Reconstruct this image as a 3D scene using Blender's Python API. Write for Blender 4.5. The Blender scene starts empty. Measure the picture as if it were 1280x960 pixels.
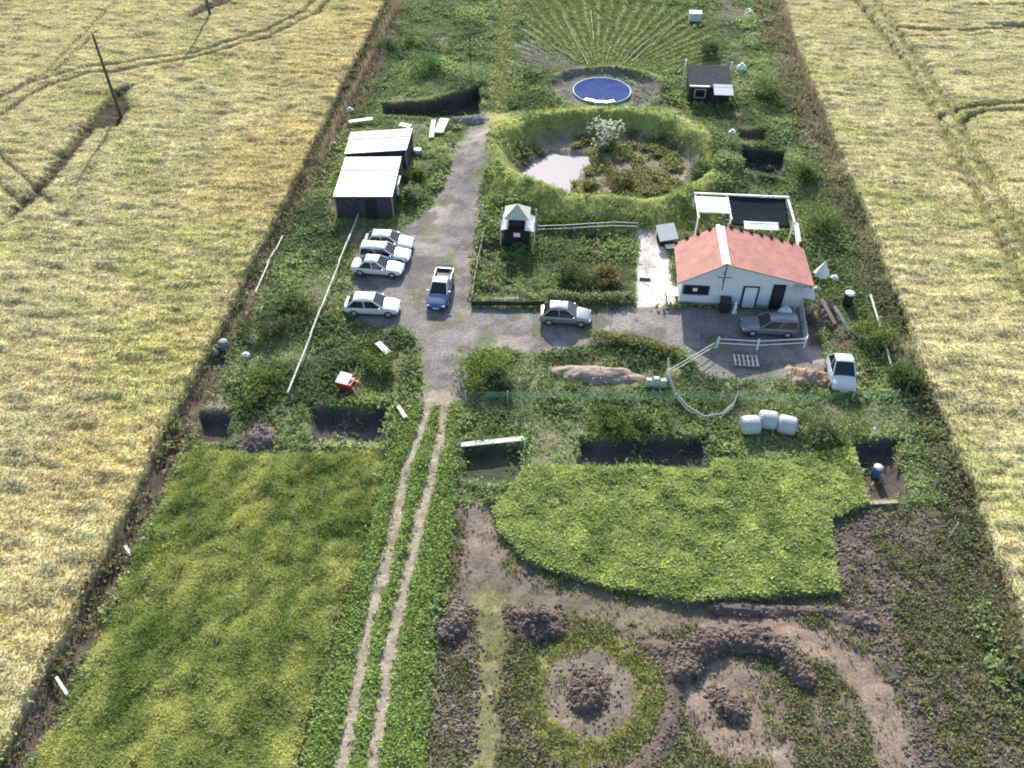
import bpy, math, random
import numpy as np
from mathutils import Vector, Matrix

R_ = math.radians
S = bpy.context.scene
COL = S.collection
random.seed(7)
rng = np.random.default_rng(7)

# ------------------------------------------------------------------ camera
F_PX, PITCH, YAW, CAM_H = 1050.0, R_(44.3), R_(4.6), 42.0
cam_d = bpy.data.cameras.new('camera')
cam = bpy.data.objects.new('camera', cam_d)
COL.objects.link(cam)
cam_d.sensor_fit = 'HORIZONTAL'
cam_d.sensor_width = 36.0
cam_d.lens = 36.0 * F_PX / 1280.0
cam_d.clip_start, cam_d.clip_end = 0.5, 8000.0
cam.location = (0, 0, CAM_H)
cam.rotation_euler = (math.pi / 2 - PITCH, 0, YAW)
S.camera = cam

# ------------------------------------------------------------------ light
SUN_EL = R_(30.0)
to_sun = Vector((-0.13, 1.0, 0)).normalized() * math.cos(SUN_EL) + Vector((0, 0, math.sin(SUN_EL)))
world = bpy.data.worlds.new('World')
S.world = world
world.use_nodes = True
wn = world.node_tree
sky = wn.nodes.new('ShaderNodeTexSky')
sky.sky_type = 'NISHITA'
sky.sun_disc = False
sky.sun_elevation = SUN_EL
sky.sun_rotation = R_(-7.4)
sky.air_density, sky.dust_density = 1.0, 1.5
wn.links.new(sky.outputs[0], wn.nodes['Background'].inputs[0])
wn.nodes['Background'].inputs[1].default_value = 0.15
sun_d = bpy.data.lights.new('sun', 'SUN')
sun_d.energy = 4.7
sun_d.angle = R_(0.5)
sun_d.color = (1.0, 0.95, 0.86)
sun = bpy.data.objects.new('sun', sun_d)
COL.objects.link(sun)
sun.location = (0, 0, 80)
sun.rotation_euler = to_sun.to_track_quat('Z', 'Y').to_euler()
S.view_settings.view_transform = 'Standard'
S.view_settings.look = 'None'
S.view_settings.gamma = 1.0
S.view_settings.use_curve_mapping = False
S.view_settings.exposure = 0.92
S.cycles.filter_width = 1.9
S.cycles.max_bounces = 5
S.cycles.transparent_max_bounces = 8

# ------------------------------------------------------------------ photo pixel -> ground
_F = (-math.sin(YAW) * math.cos(PITCH), math.cos(YAW) * math.cos(PITCH), -math.sin(PITCH))
_R = (math.cos(YAW), math.sin(YAW), 0.0)
_U = (-math.sin(YAW) * math.sin(PITCH), math.cos(YAW) * math.sin(PITCH), math.cos(PITCH))
def at(px, py, z=0.0):
    a, b = (px - 640) / F_PX, -(py - 480) / F_PX
    d = [_F[i] + a * _R[i] + b * _U[i] for i in range(3)]
    t = (z - CAM_H) / d[2]
    return (d[0] * t, d[1] * t)
def atp(pts, z=0.0): return np.array([at(x, y, z) for x, y in pts])
def in_view(X, Y, Z=0.0, m=0.12):
    dz = Z - CAM_H
    c0 = X * _R[0] + Y * _R[1]
    c1 = X * _U[0] + Y * _U[1] + dz * _U[2]
    c2 = X * _F[0] + Y * _F[1] + dz * _F[2]
    u, v = 640 + F_PX * c0 / c2, 480 - F_PX * c1 / c2
    return (u > -1280 * m) & (u < 1280 * (1 + m)) & (v > -960 * m) & (v < 960 * (1 + m))

# ------------------------------------------------------------------ noise
def _hash(i, j, seed):
    h = (i.astype(np.int64) * 374761393 + j.astype(np.int64) * 668265263 + seed * 974634777) & 0xFFFFFFFF
    h = ((h ^ (h >> 13)) * 1274126177) & 0xFFFFFFFF
    return ((h ^ (h >> 16)) & 0xFFFFFF) / float(0xFFFFFF)
def vnoise(x, y, seed=0):
    i, j = np.floor(x), np.floor(y)
    u, v = x - i, y - j
    u, v = u * u * (3 - 2 * u), v * v * (3 - 2 * v)
    i, j = i.astype(np.int64), j.astype(np.int64)
    a, b = _hash(i, j, seed), _hash(i + 1, j, seed)
    c, d = _hash(i, j + 1, seed), _hash(i + 1, j + 1, seed)
    return (a * (1 - u) + b * u) * (1 - v) + (c * (1 - u) + d * u) * v
def fbm(x, y, s, seed=0, octv=3):
    t, a, n = 0, 1.0, 0
    for o in range(octv):
        t = t + a * vnoise(x / s, y / s, seed + o * 17); n += a
        s *= 0.5; a *= 0.55
    return t / n            # 0..1, mean .5
def sstep(a, b, x):
    t = np.clip((x - a) / (b - a), 0, 1)
    return t * t * (3 - 2 * t)
def seg_dist(X, Y, pts):
    d = np.full(X.shape, 1e9)
    for (x0, y0), (x1, y1) in zip(pts[:-1], pts[1:]):
        dx, dy = x1 - x0, y1 - y0
        t = np.clip(((X - x0) * dx + (Y - y0) * dy) / (dx * dx + dy * dy + 1e-9), 0, 1)
        d = np.minimum(d, np.hypot(X - x0 - t * dx, Y - y0 - t * dy))
    return d
def poly_sd(X, Y, P, pad=4.0):
    """signed distance to polygon, positive inside"""
    out = np.full(X.shape, -pad)
    m = (X > P[:, 0].min() - pad) & (X < P[:, 0].max() + pad) & (Y > P[:, 1].min() - pad) & (Y < P[:, 1].max() + pad)
    x, y = X[m], Y[m]
    d = seg_dist(x, y, list(map(tuple, P)) + [tuple(P[0])])
    ins = np.zeros(x.shape, bool)
    n = len(P)
    for k in range(n):
        x0, y0 = P[k]; x1, y1 = P[(k + 1) % n]
        c = ((y0 > y) != (y1 > y)) & (x < (x1 - x0) * (y - y0) / (y1 - y0 + 1e-12) + x0)
        ins ^= c
    out[m] = np.where(ins, d, -d)
    return out

# ------------------------------------------------------------------ materials
def new_mat(name):
    m = bpy.data.materials.new(name); m.use_nodes = True
    nt = m.node_tree
    return m, nt, nt.nodes, nt.links, nt.nodes['Principled BSDF']
def simple(name, col, rough=0.6, metal=0.0, var=0.15, scale=6.0, bump=0.0, spec=0.5, coat=0.0, alpha=1.0):
    m, nt, N, L, b = new_mat(name)
    tc = N.new('ShaderNodeTexCoord')
    nz = N.new('ShaderNodeTexNoise'); nz.inputs['Scale'].default_value = scale; nz.inputs['Detail'].default_value = 5
    L.new(tc.outputs['Object'], nz.inputs['Vector'])
    mp = N.new('ShaderNodeMapRange')
    mp.inputs[1].default_value, mp.inputs[2].default_value = 0.3, 0.7
    mp.inputs[3].default_value, mp.inputs[4].default_value = 1 - var, 1 + var
    L.new(nz.outputs['Fac'], mp.inputs[0])
    mx = N.new('ShaderNodeVectorMath'); mx.operation = 'SCALE'
    mx.inputs[0].default_value = col[:3]
    L.new(mp.outputs[0], mx.inputs['Scale'])
    L.new(mx.outputs[0], b.inputs['Base Color'])
    b.inputs['Roughness'].default_value = rough
    b.inputs['Metallic'].default_value = metal
    b.inputs['Specular IOR Level'].default_value = spec
    b.inputs['Coat Weight'].default_value = coat
    b.inputs['Alpha'].default_value = alpha
    if bump:
        bp = N.new('ShaderNodeBump'); bp.inputs['Strength'].default_value = bump; bp.inputs['Distance'].default_value = 0.05
        L.new(nz.outputs['Fac'], bp.inputs['Height']); L.new(bp.outputs[0], b.inputs['Normal'])
    return m
def ribbed(name, col, rough, freq, axis, spec=0.5, metal=0.0, var=0.12, depth=0.03):
    m = simple(name, col, rough, metal, var, 1.2, 0, spec)
    nt = m.node_tree; N, L = nt.nodes, nt.links; b = N['Principled BSDF']
    tc = N.new('ShaderNodeTexCoord')
    w = N.new('ShaderNodeTexWave'); w.bands_direction = axis; w.inputs['Scale'].default_value = freq; w.inputs['Distortion'].default_value = 0.2
    L.new(tc.outputs['Object'], w.inputs['Vector'])
    bp = N.new('ShaderNodeBump'); bp.inputs['Strength'].default_value = 0.6; bp.inputs['Distance'].default_value = depth
    L.new(w.outputs['Fac'], bp.inputs['Height']); L.new(bp.outputs[0], b.inputs['Normal'])
    return m
def foliage_mat(name, trans=0.35, rough=0.6):
    m, nt, N, L, b = new_mat(name)
    a = N.new('ShaderNodeAttribute'); a.attribute_name = 'Col'
    L.new(a.outputs['Color'], b.inputs['Base Color'])
    b.inputs['Roughness'].default_value = rough
    b.inputs['Specular IOR Level'].default_value = 0.25
    tr = N.new('ShaderNodeBsdfTranslucent')
    L.new(a.outputs['Color'], tr.inputs['Color'])
    mx = N.new('ShaderNodeMixShader'); mx.inputs[0].default_value = trans
    L.new(b.outputs[0], mx.inputs[1]); L.new(tr.outputs[0], mx.inputs[2])
    L.new(mx.outputs[0], N['Material Output'].inputs['Surface'])
    return m
def terrain_mat():
    m, nt, N, L, b = new_mat('terrain')
    a = N.new('ShaderNodeAttribute'); a.attribute_name = 'Col'
    tc = N.new('ShaderNodeTexCoord')
    n1 = N.new('ShaderNodeTexNoise'); n1.inputs['Scale'].default_value = 5.0; n1.inputs['Detail'].default_value = 7; n1.inputs['Roughness'].default_value = 0.7
    n2 = N.new('ShaderNodeTexNoise'); n2.inputs['Scale'].default_value = 0.7; n2.inputs['Detail'].default_value = 5
    L.new(tc.outputs['Object'], n1.inputs['Vector']); L.new(tc.outputs['Object'], n2.inputs['Vector'])
    m1 = N.new('ShaderNodeMapRange'); m1.inputs[1].default_value, m1.inputs[2].default_value = 0.3, 0.7; m1.inputs[3].default_value, m1.inputs[4].default_value = 0.6, 1.4
    m2 = N.new('ShaderNodeMapRange'); m2.inputs[1].default_value, m2.inputs[2].default_value = 0.3, 0.7; m2.inputs[3].default_value, m2.inputs[4].default_value = 0.8, 1.2
    L.new(n1.outputs['Fac'], m1.inputs[0]); L.new(n2.outputs['Fac'], m2.inputs[0])
    mu = N.new('ShaderNodeMath'); mu.operation = 'MULTIPLY'
    L.new(m1.outputs[0], mu.inputs[0]); L.new(m2.outputs[0], mu.inputs[1])
    sc = N.new('ShaderNodeVectorMath'); sc.operation = 'SCALE'
    L.new(a.outputs['Color'], sc.inputs[0]); L.new(mu.outputs[0], sc.inputs['Scale'])
    L.new(sc.outputs[0], b.inputs['Base Color'])
    b.inputs['Roughness'].default_value = 0.95
    b.inputs['Specular IOR Level'].default_value = 0.15
    bp = N.new('ShaderNodeBump'); bp.inputs['Strength'].default_value = 0.7; bp.inputs['Distance'].default_value = 0.12
    L.new(n1.outputs['Fac'], bp.inputs['Height']); L.new(bp.outputs[0], b.inputs['Normal'])
    return m
M_TER = terrain_mat()
M_LEAF = foliage_mat('leaf', 0.5)
M_STRAW = foliage_mat('straw', 0.45, 0.7)
M_CLOD = foliage_mat('clod', 0.0, 0.95)
M = dict(
    white=simple('white_paint', (.78, .78, .76), .45, var=.06),
    offwhite=simple('weathered_white', (.50, .50, .47), .7, var=.15, scale=4),
    sheet=ribbed('white_sheet_metal', (.56, .545, .55), .6, 2.2, 'X', spec=.6, var=.05, depth=.02),
    wall=simple('whitewash', (.66, .69, .72), .8, var=.06, scale=2.5, bump=.1),
    tile=ribbed('red_roof_tile', (.34, .135, .105), .7, 1.4, 'Y', var=.22, depth=.05),
    ridge=simple('white_ridge', (.85, .84, .82), .5, var=.04),
    dark=simple('dark_timber', (.03, .028, .027), .95, var=.3, spec=.1),
    black=simple('black_rubber', (.02, .02, .021), .7, var=.2),
    darkmetal=simple('dark_roof_felt', (.05, .052, .06), .95, var=.3, scale=3, spec=.08),
    glass=simple('dark_glass', (.015, .018, .024), .08, var=.1, spec=.6),
    wood=simple('weathered_wood', (.30, .25, .19), .8, var=.25, scale=5),
    palewood=simple('pale_board', (.46, .46, .36), .7, var=.12, scale=4),
    pole=simple('creosote_pole', (.07, .06, .05), .8, var=.25, scale=3),
    canewood=simple('cane', (.34, .34, .22), .8, var=.2),
    greywood=simple('bleached_wood', (.46, .45, .41), .85, var=.35, scale=3),
    concrete=simple('pale_concrete', (.55, .52, .49), .85, var=.12, scale=1.5, bump=.1),
    carwhite=simple('white_car_paint', (.56, .57, .57), .28, var=.03, coat=.6),
    carblue=simple('blue_car_paint', (.05, .09, .22), .25, var=.08, coat=.7),
    carsilver=simple('silver_car_paint', (.24, .25, .27), .3, metal=.4, var=.05, coat=.5),
    cargrey=simple('grey_car_paint', (.20, .21, .23), .35, metal=.3, var=.05, coat=.3),
    trimplastic=simple('dark_plastic', (.03, .03, .033), .6, var=.2),
    rim=simple('alloy_rim', (.4, .4, .41), .4, metal=.6, var=.1),
    lamp=simple('lamp_lens', (.6, .62, .64), .15, var=.05),
    red=simple('red_paint', (.33, .03, .025), .5, var=.15),
    redlens=simple('red_lens', (.3, .02, .02), .2, var=.1),
    bluetarp=simple('blue_tarp', (.008, .034, .155), .9, var=.25, scale=2.5, bump=.3, spec=.15),
    teal=simple('pale_teal_liner', (.16, .30, .33), .5, var=.2),
    greyd=simple('dull_grey', (.20, .21, .21), .85, var=.3),
    grey=simple('grey_metal', (.35, .36, .38), .5, metal=.2, var=.12),
    wrap=simple('bale_wrap', (.38, .40, .40), .4, var=.06, scale=3, bump=.5),
    cloth=simple('pale_cloth', (.72, .74, .68), .7, var=.08, scale=3),
    shade=simple('dark_shade_cloth', (.014, .022, .026), .95, var=.3, spec=.05),
    plate=simple('plain_plate', (.7, .7, .68), .5, var=.02),
    brown=simple('brown_scrap', (.12, .085, .065), .9, var=.4, scale=8),
    pink=simple('faded_pink_plastic', (.55, .33, .30), .6, var=.15),
    bluep=simple('blue_plastic', (.08, .16, .33), .45, var=.1),
)
def water_mat():
    m, nt, N, L, b = new_mat('pond_water')
    b.inputs['Base Color'].default_value = (.27, .255, .275, 1)
    b.inputs['Roughness'].default_value = 0.55
    b.inputs['Specular IOR Level'].default_value = 0.08
    tc = N.new('ShaderNodeTexCoord'); nz = N.new('ShaderNodeTexNoise'); nz.inputs['Scale'].default_value = 3.0; nz.inputs['Detail'].default_value = 3
    L.new(tc.outputs['Object'], nz.inputs['Vector'])
    bp = N.new('ShaderNodeBump'); bp.inputs['Strength'].default_value = 0.35; bp.inputs['Distance'].default_value = 0.05
    L.new(nz.outputs['Fac'], bp.inputs['Height']); L.new(bp.outputs[0], b.inputs['Normal'])
    return m
M['water'] = water_mat()
def net_mat(name, col, cover, trans=0.5):
    m, nt, N, L, b = new_mat(name)
    b.inputs['Base Color'].default_value = (*col, 1); b.inputs['Roughness'].default_value = .6
    t = N.new('ShaderNodeBsdfTransparent'); tl = N.new('ShaderNodeBsdfTranslucent'); tl.inputs['Color'].default_value = (*col, 1)
    a = N.new('ShaderNodeMixShader'); a.inputs[0].default_value = trans
    L.new(b.outputs[0], a.inputs[1]); L.new(tl.outputs[0], a.inputs[2])
    tc = N.new('ShaderNodeTexCoord'); nz = N.new('ShaderNodeTexNoise'); nz.inputs['Scale'].default_value = 1.2; nz.inputs['Detail'].default_value = 4
    L.new(tc.outputs['Object'], nz.inputs['Vector'])
    mp = N.new('ShaderNodeMapRange'); mp.inputs[1].default_value, mp.inputs[2].default_value = .3, .7
    mp.inputs[3].default_value, mp.inputs[4].default_value = cover - .15, min(1, cover + .15)
    L.new(nz.outputs['Fac'], mp.inputs[0])
    x = N.new('ShaderNodeMixShader'); L.new(mp.outputs[0], x.inputs[0])
    L.new(t.outputs[0], x.inputs[1]); L.new(a.outputs[0], x.inputs[2])
    L.new(x.outputs[0], N['Material Output'].inputs['Surface'])
    return m
M['greennet'] = net_mat('green_mesh', (.05, .13, .09), .30)
M['whitenet'] = net_mat('white_netting', (.7, .72, .66), .45)

# ------------------------------------------------------------------ object helpers
def tag(o, label=None, cat=None, group=None, kind=None):
    if label: o['label'] = label
    if cat: o['category'] = cat
    if group: o['group'] = group
    if kind: o['kind'] = kind
    return o
def thing(name, label, cat, loc=(0, 0, 0), rz=0.0, group=None):
    o = bpy.data.objects.new(name, None); COL.objects.link(o)
    o.location = loc; o.rotation_euler = (0, 0, rz); o.empty_display_size = .3
    return tag(o, label, cat, group)
class MB:
    def __init__(s): s.v, s.f, s.sm = [], [], []
    def add(s, vs, fs, smooth=False):
        k = len(s.v); s.v += [tuple(v) for v in vs]
        s.f += [tuple(i + k for i in f) for f in fs]; s.sm += [smooth] * len(fs); return s
    def box(s, c, d, rz=0.0, rx=0.0, ry=0.0, taper=1.0):
        hx, hy, hz = d[0] / 2, d[1] / 2, d[2] / 2
        m = Matrix.Rotation(rz, 3, 'Z') @ Matrix.Rotation(ry, 3, 'Y') @ Matrix.Rotation(rx, 3, 'X')
        vs = []
        for z in (-1, 1):
            t = taper if z > 0 else 1.0
            for x, y in ((-1, -1), (1, -1), (1, 1), (-1, 1)):
                vs.append(Vector(c) + m @ Vector((x * hx * t, y * hy * t, z * hz)))
        return s.add(vs, [(3, 2, 1, 0), (4, 5, 6, 7), (0, 1, 5, 4), (1, 2, 6, 5), (2, 3, 7, 6), (3, 0, 4, 7)])
    def tube(s, pts, r, n=8, r2=None, cap=True):
        pts = [Vector(p) for p in pts]; rings = []
        for i, p in enumerate(pts):
            d = (pts[min(i + 1, len(pts) - 1)] - pts[max(i - 1, 0)]).normalized()
            a = d.cross(Vector((0, 0, 1)))
            if a.length < 1e-3: a = Vector((1, 0, 0))
            a.normalize(); b = d.cross(a)
            rr = r if r2 is None else r + (r2 - r) * i / (len(pts) - 1)
            rings.append([p + (a * math.cos(2 * math.pi * k / n) + b * math.sin(2 * math.pi * k / n)) * rr for k in range(n)])
        return s.loft(rings, cap=cap, smooth=n > 5)
    def loft(s, rings, cap=True, smooth=True):
        n = len(rings[0]); vs = [v for r in rings for v in r]; fs = []
        for i in range(len(rings) - 1):
            for k in range(n):
                fs.append((i * n + k, i * n + (k + 1) % n, (i + 1) * n + (k + 1) % n, (i + 1) * n + k))
        s.add(vs, fs, smooth)
        if cap:
            s.add(rings[0], [tuple(range(n))[::-1]]); s.add(rings[-1], [tuple(range(n))])
        return s
    def lathe(s, prof, c=(0, 0, 0), n=24, axis='Z'):
        rings = []
        for r, z in prof:
            ring = []
            for k in range(n):
                a = 2 * math.pi * k / n
                v = (r * math.cos(a), r * math.sin(a), z)
                if axis == 'Y': v = (v[0], v[2], v[1])
                if axis == 'X': v = (v[2], v[0], v[1])
                ring.append((v[0] + c[0], v[1] + c[1], v[2] + c[2]))
            rings.append(ring)
        return s.loft(rings)
    def slab(s, q, t):
        """quad q (4 pts, ccw from above) given thickness t downwards along its normal"""
        q = [Vector(p) for p in q]; n = (q[1] - q[0]).cross(q[3] - q[0]).normalized()
        lo = [p - n * t for p in q]
        return s.add(q + lo, [(0, 1, 2, 3), (7, 6, 5, 4), (0, 4, 5, 1), (1, 5, 6, 2), (2, 6, 7, 3), (3, 7, 4, 0)])
    def prism(s, prof, y0, y1):
        """profile (x,z) list extruded along y"""
        n = len(prof)
        vs = [(x, y0, z) for x, z in prof] + [(x, y1, z) for x, z in prof]
        return s.add(vs, [tuple(range(n)), tuple(range(n, 2 * n))[::-1]] + [(i, i + n, (i + 1) % n + n, (i + 1) % n) for i in range(n)])
    def build(s, name, mat, parent=None, bevel=0.0, loc=None):
        me = bpy.data.meshes.new(name); me.from_pydata(s.v, [], s.f)
        me.polygons.foreach_set('use_smooth', s.sm); me.materials.append(mat); me.validate(); me.update()
        import bmesh
        bm = bmesh.new(); bm.from_mesh(me)
        bmesh.ops.recalc_face_normals(bm, faces=bm.faces)
        bm.to_mesh(me); bm.free()
        o = bpy.data.objects.new(name, me); COL.objects.link(o)
        if parent: o.parent = parent
        if loc: o.location = loc
        if bevel:
            b = o.modifiers.new('bevel', 'BEVEL'); b.width = bevel; b.segments = 2; b.limit_method = 'ANGLE'
        return o
def np_mesh(name, V, faces, mat, col=None, smooth=False, parent=None):
    """faces: (n,k) int array"""
    me = bpy.data.meshes.new(name)
    n, k = faces.shape
    me.vertices.add(len(V)); me.vertices.foreach_set('co', np.ascontiguousarray(V, np.float32).ravel())
    me.loops.add(n * k); me.loops.foreach_set('vertex_index', np.ascontiguousarray(faces, np.int32).ravel())
    me.polygons.add(n)
    me.polygons.foreach_set('loop_start', np.arange(0, n * k, k, dtype=np.int32))
    me.polygons.foreach_set('loop_total', np.full(n, k, np.int32))
    me.polygons.foreach_set('use_smooth', np.full(n, smooth, bool))
    if col is not None:
        a = me.attributes.new('Col', 'FLOAT_COLOR', 'POINT')
        c = np.ones((len(V), 4), np.float32); c[:, :3] = col
        a.data.foreach_set('color', c.ravel())
    me.materials.append(mat); me.update(calc_edges=True)
    o = bpy.data.objects.new(name, me); COL.objects.link(o)
    if parent: o.parent = parent
    return o

# ================================================================== TERRAIN
xs = np.concatenate([np.arange(-96, -29, .27), np.arange(-29, 29, .16), np.arange(29, 84.1, .27)])
ys = np.concatenate([np.arange(6, 60, .16), np.arange(60, 134.1, .21)])
X, Y = np.meshgrid(xs, ys)
C = np.zeros(X.shape + (3,)); Z = np.zeros(X.shape)
ZONE = np.zeros(X.shape, np.int8)         # 0 ground
def lay(m, col, zone=None, var=.18, s=2.0, seed=3):
    global C
    v = 1 + var * 2 * (fbm(X, Y, s, seed) - .5)
    C = C * (1 - m[..., None]) + np.array(col) * v[..., None] * m[..., None]
    if zone is not None: ZONE[m > .5] = zone
n_big = fbm(X, Y, 9, 1); n_mid = fbm(X, Y, 2.2, 2); n_fin = fbm(X, Y, .7, 5)
Z += .25 * (n_mid - .5) + .16 * (n_fin - .5)
lay(np.ones(X.shape), (.15, .165, .075), 0, .35)
lay(.8 * sstep(21.8, 24.2, np.abs(X)) * sstep(58, 80, Y), (.19, .155, .11), None, .35, 1.2)
lay(sstep(.52, .66, fbm(X, Y, 3, 11)), (.19, .17, .11), None, .3)     # thin weeds, earth showing
edge_n = .5 * (fbm(X, Y, 1.3, 21) - .5) + .35 * (fbm(X, Y, .4, 22) - .5)

def poly(pts): return poly_sd(X, Y, atp(pts)) + edge_n
def line(pts, w, n=1.0): return w - seg_dist(X, Y, [tuple(p) for p in atp(pts)]) + edge_n * n
sm = lambda sd, w=.25: sstep(-w, w, sd)

# --- roads, yard, paths
road_px = [(598, 140), (616, 138), (612, 200), (603, 250), (598, 300), (594, 345), (592, 384), (640, 386), (700, 392), (800, 384), (850, 383), (1012, 384), (1030, 430), (1035, 470),
           (960, 478), (880, 470), (852, 440), (800, 424), (740, 432), (700, 440), (640, 438), (596, 440), (585, 470), (578, 505), (520, 510), (522, 470), (524, 440), (510, 415), (436, 402), (440, 330), (455, 300), (505, 285), (540, 255), (556, 220), (575, 175)]
g_road = poly(road_px)
m = sm(g_road, .5)
rv = fbm(X, Y, 3.2, 31)
C_road = np.array((.205, .188, .178))
lay(m, C_road, 1, .22, 1.5)
lay(m * sstep(.50, .66, rv), (.285, .25, .225), None, .2, .7)
lay(m * sstep(.54, .64, fbm(X, Y, 1.4, 34)) * .7, (.12, .11, .105), None, .2)
lay(m * sstep(.60, .72, fbm(X, Y, 2.0, 33)) * .8, (.14, .16, .075), None, .2)
Z = Z * (1 - .8 * m) - .02 * m
# earth path behind the upper left, grass lane running on to the far end
lane = sm(line([(622, 150), (628, 90), (632, 40), (634, -40)], 1.1), .5)
lay(lane, (.27, .255, .11), None, .2)
Z = Z * (1 - .6 * lane)
lay(sm(poly_sd(X, Y, atp([(1006, 372), (1068, 366), (1078, 412), (1062, 440), (1012, 432)])), .6), (.11, .085, .068), None, .4, .8)
# twin wheel tracks
tr1 = [(541, 490), (524, 540), (505, 592), (487, 680), (456, 800), (428, 958), (415, 1010)]
tr2 = [(556, 490), (552, 540), (540, 590), (516, 690), (490, 800), (466, 958), (455, 1010)]
t_m = np.maximum(sm(line(tr1, .52, .5), .25), sm(line(tr2, .52, .5), .22))
strip = sm(poly([(500, 505), (575, 505), (565, 640), (548, 740), (536, 830), (520, 1010), (370, 1010), (420, 800), (470, 620)]), .4)
lay(strip, (.12, .16, .05), None, .3)
mid_ = sm(line([((a[0] + b[0]) / 2, a[1]) for a, b in zip(tr1, tr2)], .55, .8), .3) * sstep(.42, .6, fbm(X, Y, 1.2, 36))
lay(mid_ * .8, (.22, .20, .12), None, .2)
lay(t_m, (.30, .255, .205), 1, .16, .8)
Z -= .10 * t_m
# pale concrete patio
pat = poly_sd(X, Y, atp([(796, 292), (832, 290), (848, 384), (796, 384)]))
lay(sm(pat, .12), (.56, .53, .50), 2, .12, 1.2)
lay(sm(pat, .12) * sstep(.6, .7, fbm(X, Y, 1.1, 35)), (.40, .36, .33), None)
Z = Z * (1 - sm(pat, .2)) + .03 * sm(pat, .2)

# --- ring bank with the pond
pc = np.array((3.4, 74.3))
rx, ry = (X - pc[0]) / 12.0, (Y - pc[1]) / 9.6
rr = np.sqrt(rx ** 2 + ry ** 2) + .05 * (fbm(X, Y, 3, 41) - .5)
bank = np.exp(-((rr - .90) / np.where(rr < .90, .12, .27)) ** 2) * (.6 + .8 * fbm(X, Y, 3.5, 45))
bowl = sstep(.82, .68, rr)
Z += 1.6 * bank - .6 * bowl
lime = sstep(1.45, 1.05, rr + .5 * (n_mid - .5)) * (X < 13.5) * (1 - sm(g_road, .6))
lay(lime, (.22, .245, .07), None, .25)
lay(bowl, (.25, .215, .165), 3, .35, 1.4)
lay(bowl * sstep(.5, .62, fbm(X, Y, 2, 43)), (.10, .11, .045), None, .3)
wat = poly([(652, 222), (658, 196), (690, 184), (735, 188), (742, 196), (716, 214), (712, 240), (690, 244)])
Z -= .35 * sm(wat + .35, .5)

# --- pool clearing and fan garden
pool_c = np.array((2.8, 90.6))
pr = np.hypot((X - pool_c[0] - .4) / 1.25, Y - pool_c[1])
pit_soil = sm(5.1 - pr + 1.6 * edge_n, .5)
fan_c = np.array((2.6, 93.0))
fr, fa = np.hypot(X - fan_c[0], Y - fan_c[1]), np.arctan2(X - fan_c[0], Y - fan_c[1])
fan = sstep(3.0, 4.0, fr) * sstep(27, 24, fr) * sstep(1.25, 1.15, np.abs(fa)) * (Y > 93) * sstep(-7.6, -6.8, X) * sstep(18, 16, X)
lay(fan, (.14, .165, .07), None, .25)
soil_f = fan * sstep(.1, -.25, fa + .55 + .3 * (fbm(X, Y, 4, 47) - .5))
lay(soil_f * .85, (.145, .13, .125), None, .2)
rows = .5 + .5 * np.cos(fa * 2 * math.pi / .075 + 5 * fbm(X, Y, 6, 48))
rowm = fan * sstep(.75, .97, rows) * sstep(.40, .58, fbm(X, Y, 3.5, 49))
lay(rowm * .7, (.30, .30, .15), None, .2)
Z += .22 * fan * (rows - .5)
lay(pit_soil, (.135, .12, .11), 3, .25, 1.2)
rim = np.exp(-((pr - 5.4) / .5) ** 2) * sstep(90, 92.5, Y)
Z += .35 * rim - .3 * sstep(5.3, 4.0, pr)
# far brown patch, dark bank behind the sheds, right-hand dug pits
lay(sm(poly([(858, 22), (870, -20), (925, -20), (935, 42), (880, 42)]), .8), (.12, .10, .085), 3, .25)
def pit(px, depth, col=(.085, .072, .066), slope=.30, floor_var=.3, zone=3, n=.35):
    global Z
    sd = poly_sd(X, Y, atp(px)) + edge_n * n
    m = sstep(-.02, slope, sd)
    lay(sstep(-.1, .1, sd), col, zone, floor_var, .9)
    Z = Z * (1 - .6 * m) - depth * m
    Z += .16 * np.exp(-((sd + .35) / .25) ** 2)
    return sd
bk = pit([(476, 132), (535, 126), (570, 116), (602, 107), (600, 143), (560, 149), (520, 146), (478, 144)], 1.6, (.06, .055, .053))
pit([(386, 509), (487, 512), (480, 556), (388, 556)], .7, n=.4, slope=.45)
pit([(248, 516), (290, 516), (286, 552), (246, 552)], .8)
pit([(722, 549), (886, 547), (886, 588), (850, 589), (722, 584)], .7, n=.4, slope=.45)
pit([(576, 558), (655, 556), (655, 606), (612, 604), (578, 598)], .5, (.07, .075, .05))
pit([(1062, 552), (1122, 548), (1136, 622), (1082, 626)], .85, n=.5, slope=.45)
pit([(922, 188), (982, 190), (984, 224), (926, 226)], 1.0, (.05, .052, .045))
pit([(920, 164), (960, 164), (958, 182), (922, 182)], .5, (.12, .07, .055))
pit([(596, 304), (645, 300), (645, 372), (598, 374)], .3, (.10, .085, .065), slope=.8)

# --- vegetable plot left of the patio
vp = poly([(680, 292), (790, 292), (792, 376), (690, 376)])
lay(sm(vp, .4), (.075, .075, .035), None, .4)

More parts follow.
